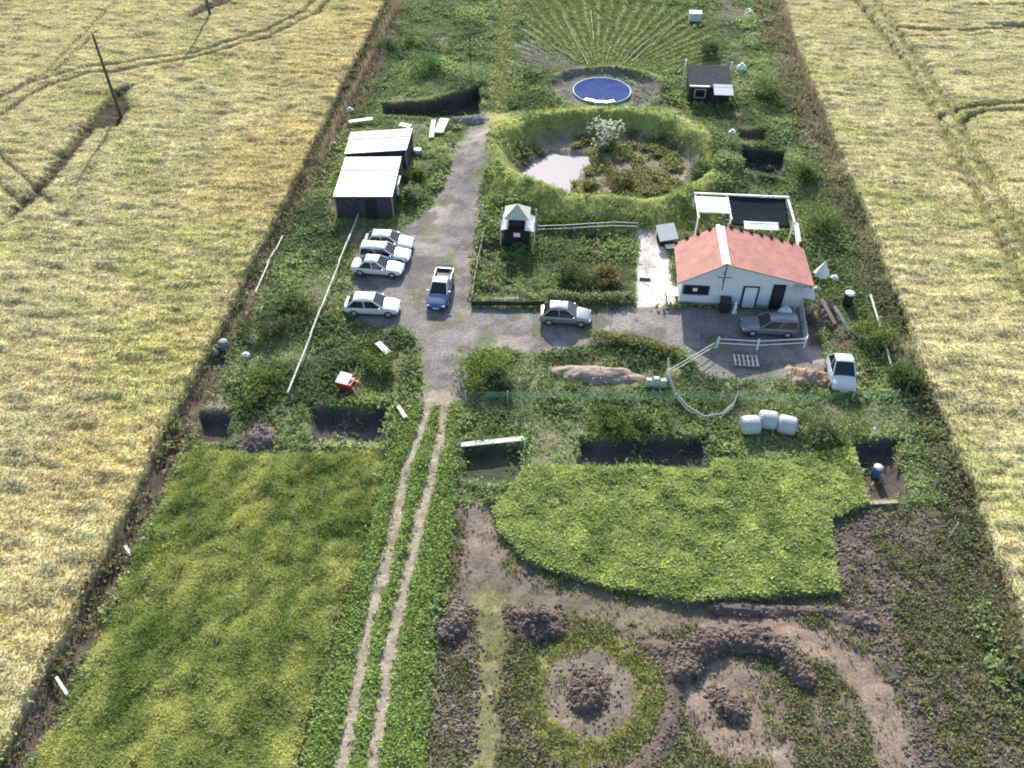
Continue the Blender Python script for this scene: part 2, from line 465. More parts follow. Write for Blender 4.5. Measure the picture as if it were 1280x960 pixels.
# --- lower beds
clover_px = [(655, 588), (720, 587), (888, 592), (892, 577), (965, 582), (1062, 562), (1076, 602), (1082, 632), (1036, 652), (1046, 742), (862, 754), (760, 736), (690, 716), (655, 700), (624, 665), (618, 640), (640, 610)]
sd_cl = poly_sd(X, Y, atp(clover_px)) + .3 * edge_n
clover = sstep(-.05, .2, sd_cl)
low = sm(poly([(560, 630), (620, 625), (1046, 640), (1082, 632), (1190, 640), (1230, 720), (1300, 860), (1330, 1010), (520, 1010), (545, 790)]), .5)
lay(low, (.145, .117, .092), 3, .25, 1.6)
ol = low * sstep(.50, .62, fbm(X, Y, 2.6, 51))
lay(ol * .85, (.15, .15, .065), None, .25)
rsoil = sm(poly([(1036, 655), (1082, 636), (1185, 645), (1225, 720), (1290, 860), (1310, 1000), (1120, 1000), (1140, 900), (1110, 830), (1050, 770)]), .6)
lay(rsoil, (.115, .092, .08), 3, .3, 1.0)
Z += .22 * rsoil * (fbm(X, Y, .55, 52) - .45)
def ring_xy(cx, cy): return np.array(at(cx, cy))
c1, c2 = ring_xy(737, 866), ring_xy(914, 884)
d1 = np.hypot(X - c1[0], Y - c1[1]) + .25 * edge_n
d2 = np.hypot(X - c2[0], Y - c2[1]) + .25 * edge_n
lay(sm(3.75 - d1, .3), (.19, .19, .07), None, .25)                     # grassy ring
lay(sm(2.45 - d1, .3), (.175, .145, .115), None, .15)                   # trodden ring
lay(sm(2.75 - d2, .3) * sstep(c2[0] + 2.4, c2[0] + 1.0, X), (.21,.162,.13), None, .15)
paths = [([(600, 640), (604, 690), (608, 740)], 1.15, (.18, .145, .115)), ([(640, 735), (700, 752), (780, 762), (900, 768), (980, 776)], .85, (.15,.13,.095)),
         ([(900, 782), (980, 790), (1050, 815), (1092, 862), (1116, 930), (1125, 1010)], .95, (.215,.165,.13)), ([(608, 745), (612, 820), (605, 900), (590, 1010)], .75, (.17,.165,.075)),
         ([(975, 940), (990, 1010)], .7, (.22, .185, .15))]
for pts, w, c in paths:
    pm = sm(line(pts, w, .6), .35); lay(pm, c, 4, .18); Z -= .06 * pm
lay(clover, (.24, .29, .09), 5, .2)
Z = Z * (1 - .7 * clover) + .34 * clover + .22 * clover * (n_fin - .5) + .16 * clover * (fbm(X, Y, .35, 53) - .5)
# grass plot lower left
gp = sm(poly([(236, 556), (300, 575), (390, 570), (482, 562), (478, 600), (420, 790), (366, 965), (350, 1010), (0, 1010), (60, 930), (110, 840), (175, 690)]), .35)
lay(gp, (.22, .235, .08), 6, .3, 1.8)
lay(gp * sstep(.55, .7, fbm(X, Y, 2.2, 61)), (.27, .22, .12), None, .25)
Z += .25 * gp + .22 * gp * (n_mid - .5) + .2 * gp * (n_fin - .5)
# furrow between grass plot and track verge
fur = sm(line([(482, 590), (420, 790), (366, 970), (350, 1010)], .18, .3), .15)
lay(fur, (.05, .05, .025), None); Z -= .25 * fur

# --- edges and wheat fields
wl = -26.0 + .35 * (fbm(X, Y, 1.6, 71) - .5) + .5 * (fbm(X, Y, 9, 74) - .5)
wr = 26.1 + .5 * (fbm(X, Y, 1.6, 72) - .5) + .6 * (fbm(X, Y, 9, 75) - .5)
ditch = np.exp(-((X + 25.3) / .65) ** 2)
dl = sstep(-24.3, -24.9, X + .5 * edge_n) * (X > -27)
lay(dl * sstep(75, 40, Y) , (.10, .08, .062), 3, .35, .8)
lay(dl * sstep(40, 75, Y) * .7, (.17, .135, .095), None, .35, .8)
lay(sstep(23.6, 24.9, X) * (X < 28) * sstep(50, 90, Y) * .8, (.17, .135, .10), None, .35, .8)
lay(sstep(24.6, 25.4, X + .5 * edge_n) * (X < 28) * sstep(60, 30, Y) * .8, (.11, .09, .06), None, .35, .8)
Z -= .45 * ditch
wheat_l = sstep(0, -.35, X - wl); wheat_r = sstep(0, .35, X - wr)
wheat = np.maximum(wheat_l, wheat_r)
gold = sstep(-44, -27, X + 9 * (n_big - .5)) * (X < 0)
gold2 = sstep(.48, .62, fbm(X, Y, 14, 76)) * .5
wcol = np.array((.468, .428, .222)) * (1 - gold[..., None]) + np.array((.478, .408, .19)) * gold[..., None]
wcol = wcol * (1 - gold2[..., None]) + np.array((.45, .425, .235)) * gold2[..., None]
green = sstep(.55, .72, fbm(X + .6 * Y, Y, 7, 77))
wcol = wcol * (1 - .6 * green[..., None]) + np.array((.36, .37, .14)) * .6 * green[..., None]
wcol *= (1 + .25 * (n_mid - .5) * 2)[..., None]
C = C * (1 - wheat[..., None]) + wcol * wheat[..., None]
ZONE[(wheat_l > .5)] = 7; ZONE[(wheat_r > .5)] = 8
# lodged, combed surface of the crop
lod = fbm(X * .55 + Y * .25, Y * 1.6, 1.1, 78)
Z = Z * (1 - wheat) + wheat * (.62 + .30 * (n_mid - .5) + .42 * (lod - .5) + .18 * (n_fin - .5))
trk_or_shadow = np.zeros(X.shape)
def tram_or_shadow(pts, w=.22, d=1.0):
    global trk_or_shadow
    trk_or_shadow = np.maximum(trk_or_shadow, sstep(.24, -.06, seg_dist(X, Y, [tuple(p) for p in atp(pts)]) - w * 1.35) * d)
tram_or_shadow([(-20, 142), (0, 128), (58, 102), (110, 90), (150, 84), (240, 73), (330, 44), (380, 20), (405, -10)])
tram_or_shadow([(-20, 165), (0, 152), (62, 112), (112, 98), (160, 92), (240, 79), (335, 52), (396, 22), (425, -10)])
tram_or_shadow([(60, 105), (100, 68), (122, 45)], .15, .7)
tram_or_shadow([(0, 130), (60, 96), (95, 60), (150, 5)], .16, .6)
tram_or_shadow([(136, 180), (104, 245), (84, 285)], .12, .35)  # the near pole's cast shadow, drawn into the crop as a faint dark line
tram_or_shadow([(-10, 190), (30, 225), (70, 262)], .16, .6); tram_or_shadow([(-10, 225), (30, 260)], .14, .5)
tram_or_shadow([(1050, -20), (1088, 30), (1112, 60), (1140, 98), (1162, 140), (1180, 170), (1202, 215), (1235, 280), (1285, 380)], .34, 1)
tram_or_shadow([(1082, -20), (1112, 35), (1140, 70), (1170, 115), (1192, 150), (1222, 205), (1246, 250), (1290, 330)], .34, 1)
tram_or_shadow([(1112, 38), (1160, 43), (1225, 42), (1300, 38)], .24, .9); tram_or_shadow([(1120, 50), (1180, 51), (1235, 48)], .14, .5)
tram_or_shadow([(1172, 152), (1190, 143), (1220, 137), (1300, 132)], .24, 1); tram_or_shadow([(1200, 160), (1212, 149), (1230, 144), (1300, 142)], .24, 1)
tram_or_shadow([(1210, 12), (1300, 11)], .16, .7); tram_or_shadow([(1236, 36), (1300, 36)], .3, .8)
trk_or_shadow *= wheat
lay(trk_or_shadow * .9, (.14, .13, .045), None)
Z -= .6 * trk_or_shadow
# uncut dark wedges at the power poles
wedge = sm(poly([(172, 112), (158, 122), (165, 140), (150, 165), (122, 166), (85, 215), (48, 256), (14, 284), (10, 276), (60, 222), (105, 165), (130, 138), (150, 114)]), .4) 
wedge = np.maximum(wedge, sm(poly([(296, -6), (290, 8), (262, 18), (240, 28), (236, 24), (262, 6), (272, -10)]), .5)) * wheat
lay(wedge, (.05, .042, .025), None, .4, .8)
Z -= .5 * wedge

# --- split the sheet into named pieces (no overlap: every face belongs to one)
ny, nx = X.shape
idx = np.arange(ny * nx).reshape(ny, nx)
quads = np.stack([idx[:-1, :-1], idx[:-1, 1:], idx[1:, 1:], idx[1:, :-1]], -1).reshape(-1, 4)
zq = ZONE[:-1, :-1].reshape(-1)
V = np.stack([X, Y, Z], -1).reshape(-1, 3); CC = np.clip(C, .005, .9).reshape(-1, 3)
for zid, nm in ((0, 'ground'), (1, 'road'), (2, 'pavement'), (3, 'bare_soil'), (4, 'path'), (5, 'crop_bed_ground'), (6, 'grass_plot_ground'), (7, 'wheat_field'), (8, 'wheat_field')):
    q = quads[zq == zid]
    if not len(q): continue
    u, inv = np.unique(q, return_inverse=True)
    tag(np_mesh(nm, V[u], inv.reshape(-1, 4), M_TER, CC[u], True), kind='structure')
# land out to the horizon
ob = 4000.0
x0, x1, y0, y1 = xs[0], xs[-1], ys[0], ys[-1]
ov = np.array([(-ob, -ob, .3), (ob, -ob, .3), (ob, ob, .3), (-ob, ob, .3), (x0, y0, .3), (x1, y0, .3), (x1, y1, .3), (x0, y1, .3)])
tag(np_mesh('land', ov, np.array([(0, 1, 5, 4), (1, 2, 6, 5), (2, 3, 7, 6), (3, 0, 4, 7)]), M_TER, np.tile((.26, .23, .10), (8, 1))), kind='structure')

def gi(x, y):
    i = np.clip(np.searchsorted(xs, x), 1, len(xs) - 1); j = np.clip(np.searchsorted(ys, y), 1, len(ys) - 1)
    i = i - (np.abs(xs[i - 1] - x) < np.abs(xs[i] - x)); j = j - (np.abs(ys[j - 1] - y) < np.abs(ys[j] - y))
    return j, i
def hz(x, y):
    j, i = gi(np.array([x]), np.array([y])); return float(Z[j, i][0])

# pond water sheet
wp = atp([(650, 226), (655, 196), (690, 182), (738, 186), (746, 198), (722, 214), (716, 242), (690, 248)])
wz = float(np.percentile(Z[wat > .3], 60)) + .08
o = np_mesh('pond', np.c_[wp, np.full(len(wp), wz)], np.arange(len(wp)).reshape(1, -1)[:, ::-1], M['water']); tag(o, kind='structure')

# ================================================================== VEGETATION AND SOIL "STUFF"
def scatter(n, box, accept):
    x = rng.uniform(box[0], box[1], n); y = rng.uniform(box[2], box[3], n)
    k = in_view(x, y); x, y = x[k], y[k]
    j, i = gi(x, y)
    k = rng.random(len(x)) < accept[j, i]
    return x[k], y[k], j[k], i[k]
def tufts(name, x, y, z, col, nb, length, width, tilt, mat, quad=False, spread=.1, cv=.2, label=None, az=None):
    n = len(x); P = np.repeat(np.c_[x, y, z], nb, 0); N = n * nb
    ln = np.repeat(length, nb) * rng.uniform(.6, 1.25, N); w = np.repeat(width, nb) * rng.uniform(.7, 1.3, N)
    a = rng.uniform(0, 2 * math.pi, N)
    if az is not None: a = rng.normal(az, 0.9, N)
    t = rng.uniform(tilt[0], tilt[1], N)
    d = np.c_[np.sin(t) * np.cos(a), np.sin(t) * np.sin(a), np.cos(t)]
    P = P + np.c_[rng.normal(0, 1, N), rng.normal(0, 1, N), np.zeros(N)] * np.repeat(np.broadcast_to(spread, n), nb)[:, None]
    if quad: P[:, 2] += rng.uniform(0, .5, N) * ln
    s = np.c_[-np.sin(a), np.cos(a), np.zeros(N)]
    roll = rng.uniform(-.7, .7, N)[:, None]
    up = np.cross(d, s); s = s * np.cos(roll) + up * np.sin(roll)
    s = s * (w / 2)[:, None]
    c = np.repeat(col, nb, 0) * (1 + rng.uniform(-cv, cv, (N, 1)))
    if quad:
        mid = P + d * (ln * .5)[:, None] + np.c_[np.zeros((N, 2)), .12 * ln]
        V = np.stack([P, mid + s, P + d * ln[:, None], mid - s], 1).reshape(-1, 3); k = 4
    else:
        V = np.stack([P - s, P + s, P + d * ln[:, None]], 1).reshape(-1, 3); k = 3
    o = np_mesh(name, V, np.arange(N * k).reshape(N, k), mat, np.repeat(np.clip(c, .003, .9), k, 0))
    return tag(o, kind='stuff', label=label) if label is not False else o
def mixc(n, a, b, f=None):
    f = rng.random((n, 1)) if f is None else f[:, None]
    return np.array(a) * (1 - f) + np.array(b) * f

# wheat: nodding ears over both fields
wa = np.clip(wheat - .95 * trk_or_shadow - .95 * wedge, 0, 1)
for bx, nm, cnt in (((-92, -25.6, 8, 128), 'wheat', 900000), ((25.6, 80, 10, 130), 'wheat', 620000)):
    x, y, j, i = scatter(cnt, bx, wa * .9)
    bright = .80 + .42 * fbm(x, y, .8, 81) + .2 * (rng.random(len(x)) - .5)
    base = C[j, i] * np.array((1.2, 1.19, 1.25)) * bright[:, None]
    tufts(nm, x, y, Z[j, i] - .06, base, 2, np.full(len(x), .26), np.full(len(x), .12), (.6, 1.5), M_STRAW, cv=.25, spread=.12, az=None)
# clover bed
x, y, j, i = scatter(260000, (-8, 26, 24, 42), clover)
f = fbm(x, y, 1.5, 82)
tufts('clover', x, y, Z[j, i] - .04, mixc(len(x), (.27, .345, .10), (.55, .61, .215), np.clip((f - .25) * 1.9, 0, 1)), 3, np.full(len(x), .17), np.full(len(x), .15), (.9, 1.6), M_LEAF, True, .08, .3)
# grass plot
x, y, j, i = scatter(300000, (-26, -8, 8, 38), gp)
f = np.clip((.5 * fbm(x, y * .55, 2.4, 83) + .5 * fbm(x, y * .6, .7, 183) - .32) * 2.8, 0, 1)
tufts('long_grass', x, y, Z[j, i] - .08, mixc(len(x), (.19, .27, .06), (.58, .59, .22), f), 3, .16 + .26 * fbm(x, y, .9, 84), np.full(len(x), .105), (.6, 1.5), M_LEAF, False, .09, .3)
# verge of the wheel tracks
x, y, j, i = scatter(190000, (-16, -2, 8, 42), strip * (1 - t_m) * (1 - .6 * mid_) * (1 - fur) * (1 - gp))
tufts('verge_plants', x, y, Z[j, i] - .02, mixc(len(x), (.20, .30, .09), (.46, .55, .18)), 3, np.full(len(x), .2), np.full(len(x), .13), (.5, 1.5), M_LEAF, True, .09, .35)
# weeds over the rest of the property
inner = (1 - wheat) * (1 - sm(g_road, .4)) * (1 - sm(pat, .1)) * (1 - clover) * (1 - gp) * (1 - strip) * (1 - low) * (1 - t_m) * (1 - bowl * .75) * (1 - .8 * pit_soil) * sstep(3.4, 3.9, np.hypot(X - pool_c[0], Y - pool_c[1])) * (1 - .97 * lane) * (1 - .97 * fan)
pitm = np.clip((-.25 - Z) * 4, 0, 1) * (ZONE == 3); inner = inner * (1 - pitm * .9) * np.where(ZONE == 3, .35, 1); inner = np.maximum(inner, .9 * sstep(23.3, 24.3, X + .5 * edge_n) * (1 - wheat) * (Y < 40))
patch = sstep(.34, .52, fbm(X, Y, 2.4, 85))
x, y, j, i = scatter(680000, (-27, 27, 8, 128), np.clip(inner * (.25 + .75 * patch) * (1 - .5 * lime), 0, 1) * .62)
tone = fbm(x, y, 4.5, 86); tall = fbm(x, y, 2.6, 87)
col = mixc(len(x), (.13, .20, .08), (.40, .49, .19), np.clip((tone - .25) * 2, 0, 1))
onbank = rng.random(len(x)) < lime[j, i] * .85
col[onbank] = mixc(int(onbank.sum()), (.19, .26, .06), (.44, .49, .15))
dry = rng.random(len(x)) < .10 + .5 * sstep(23.5, 25, np.abs(x) + 1.6 * sstep(60, 80, y)); col[dry] = mixc(int(dry.sum()), (.15, .125, .07), (.28, .24, .14))
ln = .12 + .34 * np.clip((tall - .3) * 2, 0, 1); ln[onbank] = .09 + .28 * (ln[onbank] - .1)
tufts('weeds', x, y, Z[j, i] - .03, col, 3, ln, .08 + .28 * ln, (.6, 1.5), M_LEAF, True, .10, .4)
# plants in the lower right soil
pl = np.clip(low * (.25 + .8 * sstep(.46, .58, fbm(X, Y, 1.5, 88))) + .9 * sm(poly([(1125, 720), (1200, 700), (1250, 800), (1262, 900), (1180, 900), (1130, 860)]), 1.) * sstep(.42, .52, n_mid)
             + .5 * sm(poly([(960, 830), (1040, 830), (1090, 900), (1110, 1010), (860, 1010), (880, 930), (940, 930)]), .6) * sstep(.42, .55, fbm(X, Y, .9, 90)), 0, 1)
for pts, w, c in paths: pl = pl * (1 - .95 * sm(line(pts, w, .6), .3))
pl = pl * (1 - clover) * (1 - .7 * rsoil * (X < at(1120, 780)[0])) * (1 - .9 * sm(2.7 - d1, .3)) * (1 - .9 * sm(2.6 - d2, .3) * (X < c2[0] + 1.5)) 
x, y, j, i = scatter(120000, (-6, 28, 8, 40), pl * .55)
tufts('soil_weeds', x, y, Z[j, i] - .02, mixc(len(x), (.14, .165, .07), (.32, .32, .15)), 4, np.full(len(x), .16), np.full(len(x), .10), (.4, 1.3), M_LEAF, True, .08, .35)
ro = sm(3.8 - d1, .25) * (1 - sm(2.45 - d1, .25)) * sstep(.35, .5, n_fin) * .9
x, y, j, i = scatter(60000, (-4, 8, 14, 28), ro)
tufts('ring_grass', x, y, Z[j, i] - .02, mixc(len(x), (.26, .30, .07), (.48, .49, .15)), 3, np.full(len(x), .14), np.full(len(x), .06), (.3, 1.3), M_LEAF, False, .08, .3)
# pond reeds and bed plants
pb = bowl * sstep(.52, .62, fbm(X, Y, 1.6, 91)) * (1 - sm(wat, .2))
x, y, j, i = scatter(60000, (-9, 16, 64, 85), pb * .55)
tufts('pond_plants', x, y, Z[j, i], mixc(len(x), (.14, .17, .06), (.36, .35, .17)), 4, np.full(len(x), .35), np.full(len(x), .12), (.15, 1.0), M_LEAF, True, .12, .4)
# dry stalks along both boundaries
ed = np.clip(dl * .9 * (.5 + .5 * sstep(35, 70, Y)) + sstep(23.4, 24.6, X) * (X < 26) * (.25 + .75 * sstep(45, 75, Y)), 0, 1) * (1 - wheat)
ed = np.clip(ed + .6 * sstep(62, 80, Y) * sstep(21.8, 24.0, np.abs(X) + edge_n) * (1 - wheat), 0, 1)
x, y, j, i = scatter(110000, (-27, 27, 10, 128), ed * sstep(.4, .55, fbm(X, Y, 1.2, 92)))
tufts('dry_stalks', x, y, Z[j, i], mixc(len(x), (.17, .14, .10), (.42, .36, .26)), 2, .4 + .7 * rng.random(len(x)) * np.clip((y - 30) / 40, .25, 1), np.full(len(x), .045), (.05, 1.0), M_STRAW, False, .12, .3)
# grass on the lane and thin growth on the fan rows
x, y, j, i = scatter(120000, (-12, 20, 84, 128), np.clip(.45 * lane + .8 * fan * (1 - soil_f * .8) * (1 - .7 * sstep(.6, .9, rows)), 0, 1))
tufts('lane_grass', x, y, Z[j, i], mixc(len(x), (.12, .17, .05), (.29, .31, .11)), 3, np.full(len(x), .22), np.full(len(x), .08), (.2, 1.2), M_LEAF, False, .1, .3)

# loose clods of earth
def clod_cloud(name, x, y, z, size, col, parent=None, stuff=True):
    base = np.array([(0, 0, 1), (.9, 0, .2), (.28, .85, .2), (-.72, .53, .2), (-.72, -.53, .2), (.28, -.85, .2), (.45, .3, -.8), (-.5, .1, -.8), (.1, -.5, -.8)])
    tri = np.array([(0, 1, 2), (0, 2, 3), (0, 3, 4), (0, 4, 5), (0, 5, 1), (1, 6, 2), (2, 6, 7), (2, 7, 3), (3, 7, 4), (4, 7, 8), (4, 8, 5), (5, 8, 1), (1, 8, 6), (6, 8, 7)])
    n = len(x); a = rng.uniform(0, 6.28, n)
    B = base[None] * rng.uniform(.65, 1.25, (n, 9, 1)) * (size[:, None, None] * np.stack([rng.uniform(.7, 1.3, n), rng.uniform(.7, 1.3, n), rng.uniform(.45, .95, n)], 1)[:, None, :])
    V = np.stack([B[..., 0] * np.cos(a)[:, None] - B[..., 1] * np.sin(a)[:, None], B[..., 0] * np.sin(a)[:, None] + B[..., 1] * np.cos(a)[:, None], B[..., 2]], -1)
    V += np.c_[x, y, z][:, None, :]
    Fc = (tri[None] + (np.arange(n) * 9)[:, None, None]).reshape(-1, 3)
    cc = np.repeat(col * rng.uniform(.7, 1.35, (n, 1)), 9, 0)
    o = np_mesh(name, V.reshape(-1, 3), Fc, M_CLOD, np.clip(cc, .005, .8), False, parent)
    if stuff: o['kind'] = 'stuff'
    return o
ringclod = np.exp(-((d1 - 4.35) / .45) ** 2) * ((X < c1[0] - 1.6) | (X > c1[0] + 2.2)) * (Y < c1[1] + 3)
colclod = sm(poly([(540, 790), (598, 790), (600, 880), (585, 1010), (550, 1010), (548, 880)]), .3)
pm_all = np.zeros(X.shape)
for pts, w, c in paths: pm_all = np.maximum(pm_all, sm(line(pts, w, .6), .35))
cm = np.clip(.8 * ringclod + .75 * colclod + .35 * rsoil * (1 - .6 * pl) + .04 * low * (1 - clover) * (1 - pm_all), 0, 1)
Z2 = Z
x, y, j, i = scatter(95000, (-7, 29, 8, 40), cm)
clod_cloud('soil_clods', x, y, Z[j, i] + .02, rng.uniform(.04, .13, len(x)) * (1 + .3 * (rng.random(len(x)) > .9)), mixc(len(x), (.085, .066, .055), (.19, .15, .125)))
# gravel and litter on the road
x, y, j, i = scatter(9000, (-20, 20, 40, 84), sm(g_road, .2) * .5)
clod_cloud('road_stones', x, y, Z[j, i], rng.uniform(.02, .06, len(x)), mixc(len(x), (.2, .19, .18), (.38, .36, .34)))

# heaps: each a thing of its own
def heap(name, label, cat, pts, h, cs, n, col, z0=None, arc=None, w=1.0):
    """mound: pts = centre and radii, or arc = a centre line of width w"""
    if arc is None:
        (cx, cy), rxx, ryy = pts
        xx, yy = np.meshgrid(np.linspace(-1.25, 1.25, 26) * rxx + cx, np.linspace(-1.25, 1.25, 26) * ryy + cy)
        d = np.hypot((xx - cx) / rxx, (yy - cy) / ryy)
    else:
        A = np.array(arc)
        xx, yy = np.meshgrid(np.arange(A[:, 0].min() - w * 1.3, A[:, 0].max() + w * 1.3, .2), np.arange(A[:, 1].min() - w * 1.3, A[:, 1].max() + w * 1.3, .2))
        d = seg_dist(xx, yy, [tuple(a) for a in A]) / w
    d = d + .9 * (fbm(xx, yy, 1.1, 95) - .5)
    j, i = gi(xx.ravel(), yy.ravel()); g0 = Z[j, i].reshape(xx.shape)
    prof = sstep(1.05, .1, d)
    zz = g0 - .12 + (h + .12) * prof * (.75 + .5 * fbm(xx, yy, .7, 96)) + .12 * (fbm(xx, yy, .35, 97) - .5) * prof
    keep = (d < 1.12)
    ny_, nx_ = xx.shape; id_ = np.arange(ny_ * nx_).reshape(ny_, nx_)
    q = np.stack([id_[:-1, :-1], id_[:-1, 1:], id_[1:, 1:], id_[1:, :-1]], -1).reshape(-1, 4)
    q = q[keep[:-1, :-1].ravel()]
    Vv = np.stack([xx, yy, zz], -1).reshape(-1, 3)
    # clods joined into the same mesh
    k = np.where((d < 1.0).ravel())[0]
    pk = rng.choice(k, n) if n else np.zeros(0, int)
    base = np.array([(0, 0, 1), (1, 0, 0), (0, 1, 0), (-1, 0, 0), (0, -1, 0)])
    bq = np.array([(0, 1, 2, 2), (0, 2, 3, 3), (0, 3, 4, 4), (0, 4, 1, 1)])
    sz = cs * (.3 + 1.1 * rng.random(n) ** 2.2)
    Bv = base[None] * rng.uniform(.6, 1.3, (n, 5, 1)) * sz[:, None, None] * np.array((1.15, .95, .62))
    a = rng.uniform(0, 6.28, n)
    Bx = Bv[..., 0] * np.cos(a)[:, None] - Bv[..., 1] * np.sin(a)[:, None]; By = Bv[..., 0] * np.sin(a)[:, None] + Bv[..., 1] * np.cos(a)[:, None]
    off = Vv[pk] + np.c_[rng.normal(0, .1, (n, 2)), np.zeros(n)]
    Bv = np.stack([Bx, By, Bv[..., 2]], -1) + off[:, None, :]
    t1 = np.concatenate([q[:, [0, 1, 2]], q[:, [0, 2, 3]]])
    t2 = (bq[:, :3][None] + (np.arange(n) * 5)[:, None, None]).reshape(-1, 3) + len(Vv)
    cc = np.concatenate([np.array(col) * (.8 + .4 * fbm(xx, yy, .5, 98)).reshape(-1, 1), np.repeat(np.array(col) * rng.uniform(.65, 1.5, (n, 1)), 5, 0)])
    o = np_mesh(name, np.concatenate([Vv, Bv.reshape(-1, 3)]), np.concatenate([t1, t2]), M_CLOD, np.clip(cc, .01, .9))
    return tag(o, label, cat)
SOIL = (.115, .088, .074)
heap('soil_heap', 'round heap of brown clods in the middle of the bare ring at the lower centre', 'soil heap', (tuple(c1), 1.5, 1.5), .5, .15, 900, SOIL)
heap('soil_heap', 'small ragged heap of clods in the right hand ring beside the weedy soil', 'soil heap', (tuple(c2), 1.25, 1.2), .4, .14, 620, SOIL)
heap('soil_heap', 'wide dark earth mound with a shaded front just below the bright green bed corner', 'soil heap', (at(672, 776), 2.0, 1.25), .85, .16, 800, (.105,.08,.068))
heap('soil_heap', 'dark heap of earth next to the wheel track verge', 'soil heap', (at(570, 774), 1.45, 1.7), .5, .15, 700, (.12,.092,.078))
heap('earth_bank', 'curved bank of dark clods wrapping the top of the right hand ring', 'earth bank', None, .62, .13, 1900, (.12,.092,.077), arc=[at(852, 842), at(866, 815), at(895, 800), at(940, 799), at(980, 815), at(998, 848)], w=.95)
heap('earth_bank', 'low band of clods between the green bed edge and the arc path', 'earth bank', None, .25, .11, 420, (.115, .092, .08), arc=[at(890, 762), at(960, 760), at(1040, 765), at(1090, 778)], w=.65)
heap('earth_bank', 'ragged strip of clods running down between the two bare rings', 'earth bank', None, .16, .12, 520, SOIL, arc=[at(808, 806), at(846, 812), at(846, 860), at(838, 910), at(812, 950), at(780, 985)], w=.9)
heap('earth_mound', 'greyish purple earth mound between the small pit and the wide pit', 'soil heap', (at(322, 548), 1.6, 1.6), .7, .15, 220, (.125, .10, .09))
heap('sand_heap', 'long pinkish heap of dry sand behind the green mesh fence', 'sand heap', (at(752, 470), 4.3, 1.2), .5, .08, 150, (.29, .225, .185))
heap('straw_heap', 'pale brown heap of old straw beside the white van', 'straw heap', (at(1008, 472), 2.0, 1.4), .7, .1, 300, (.30, .23, .165))
heap('scrap_heap', 'dark heap of scrap and rubbish behind the leaning planks', 'scrap heap', (at(1026, 398), 1.5, 1.6), .5, .2, 160, (.10, .08, .07))
heap('rubble_heap', 'pale rubble heap at the end of the dark bank by the road', 'rubble heap', (at(588, 152), 2.2, .9), .6, .22, 150, (.25, .235, .22))

# ================================================================== SHRUBS
def shrub(label, px, py, r, h, ca, cb, group=None, blossom=0, n=900, leaf=.16):
    ca, cb = [q * 1.7 for q in ca], [q * 1.7 for q in cb]
    x0, y0 = at(px, py); z0 = hz(x0, y0)
    t = thing('shrub', label, 'shrub', (x0, y0, z0 - .05), 0, group)
    st = MB()
    for k in range(7):
        a = 2 * math.pi * k / 7 + random.random(); e = r * random.uniform(.35, .7)
        st.tube([(0, 0, 0), (e * .4 * math.cos(a), e * .4 * math.sin(a), h * .4), (e * math.cos(a), e * math.sin(a), h * random.uniform(.65, .9))], .045, 5, .012)
    st.build('stem', M['pole'], t)
    nl = 9                                                   # uneven lobes
    lc = np.c_[rng.normal(0, r * .42, nl), rng.normal(0, r * .42, nl), rng.uniform(.35, .85, nl) * h]
    lr = rng.uniform(.3, .55, nl) * r
    k = rng.integers(0, nl, n); d = rng.normal(0, 1, (n, 3)); d /= np.linalg.norm(d, axis=1)[:, None]
    P = lc[k] + d * (lr[k] * rng.uniform(.45, 1.1, n))[:, None] * np.array((1, 1, .8)); P[:, 2] = np.maximum(P[:, 2], .04)
    o = tufts('foliage', P[:, 0], P[:, 1], P[:, 2], mixc(n, ca, cb), 3, np.full(n, leaf), np.full(n, leaf * .65), (.2, 1.9), M_LEAF, True, .05, .4, label=False)
    o.parent = t
    if blossom:
        kk = np.where(P[:, 2] > h * .35)[0]; kk = rng.choice(kk, blossom)
        b = tufts('blossom', P[kk, 0], P[kk, 1], P[kk, 2] + .06, mixc(blossom, (.5, .5, .42), (.75, .74, .68)), 3, np.full(blossom, .2), np.full(blossom, .15), (.3, 1.2), M_LEAF, True, .06, .1, label=False)
        b.parent = t
    return t
G1, G2, G3 = (.03, .055, .018), (.10, .14, .03), (.17, .18, .05)
shrub('shrub covered in white blossom on the bank above the pond', 757, 176, 1.9, 2.6, (.06, .09, .03), (.15, .17, .06), blossom=420, n=600)
shrub('olive green bush standing in the pond bed beside the water', 735, 234, 1.5, 1.3, (.06, .07, .02), G3)
shrub('low brown green bush in the middle of the pond bed', 768, 222, 1.7, 1.1, (.07, .07, .025), (.16, .15, .05))
shrub('tall grey green bush at the pond bank behind the kennel', 872, 232, 2.0, 1.7, G1, (.07, .10, .035))
shrub('bright green bush at the road corner left of the mesh fence', 601, 470, 2.1, 1.6, (.06, .10, .02), (.15, .19, .035), n=1100)
shrub('small grey green bush tucked behind the road corner bush', 622, 482, 1.0, 1.1, (.05, .07, .035), (.12, .14, .07))
shrub('rounded dark bush in front of the mesh fence near the long pit', 765, 530, 1.5, 1.0, G1, G2)
shrub('pale green bush between the arc fence and the long pit', 812, 536, 1.3, .9, (.07, .10, .035), (.16, .18, .07))
shrub('bushy clump directly right of the wrapped white bales', 1026, 542, 1.7, 1.1, (.045, .065, .025), (.13, .15, .06))
shrub('leafy bush beside the corner of the red and white cart', 470, 462, 1.2, 1.0, (.05, .08, .02), (.13, .17, .035))
shrub('pale leafed bush against the near white roofed shed wall', 512, 250, 1.1, 1.2, (.08, .10, .05), (.22, .24, .13))
shrub('green bush between the far shed and the road verge', 520, 224, 1.0, 1.0, (.06, .09, .02), (.15, .18, .04))
shrub('big green bush right of the black hut', 950, 120, 2.3, 1.8, (.05, .08, .025), (.13, .165, .045), n=1100)
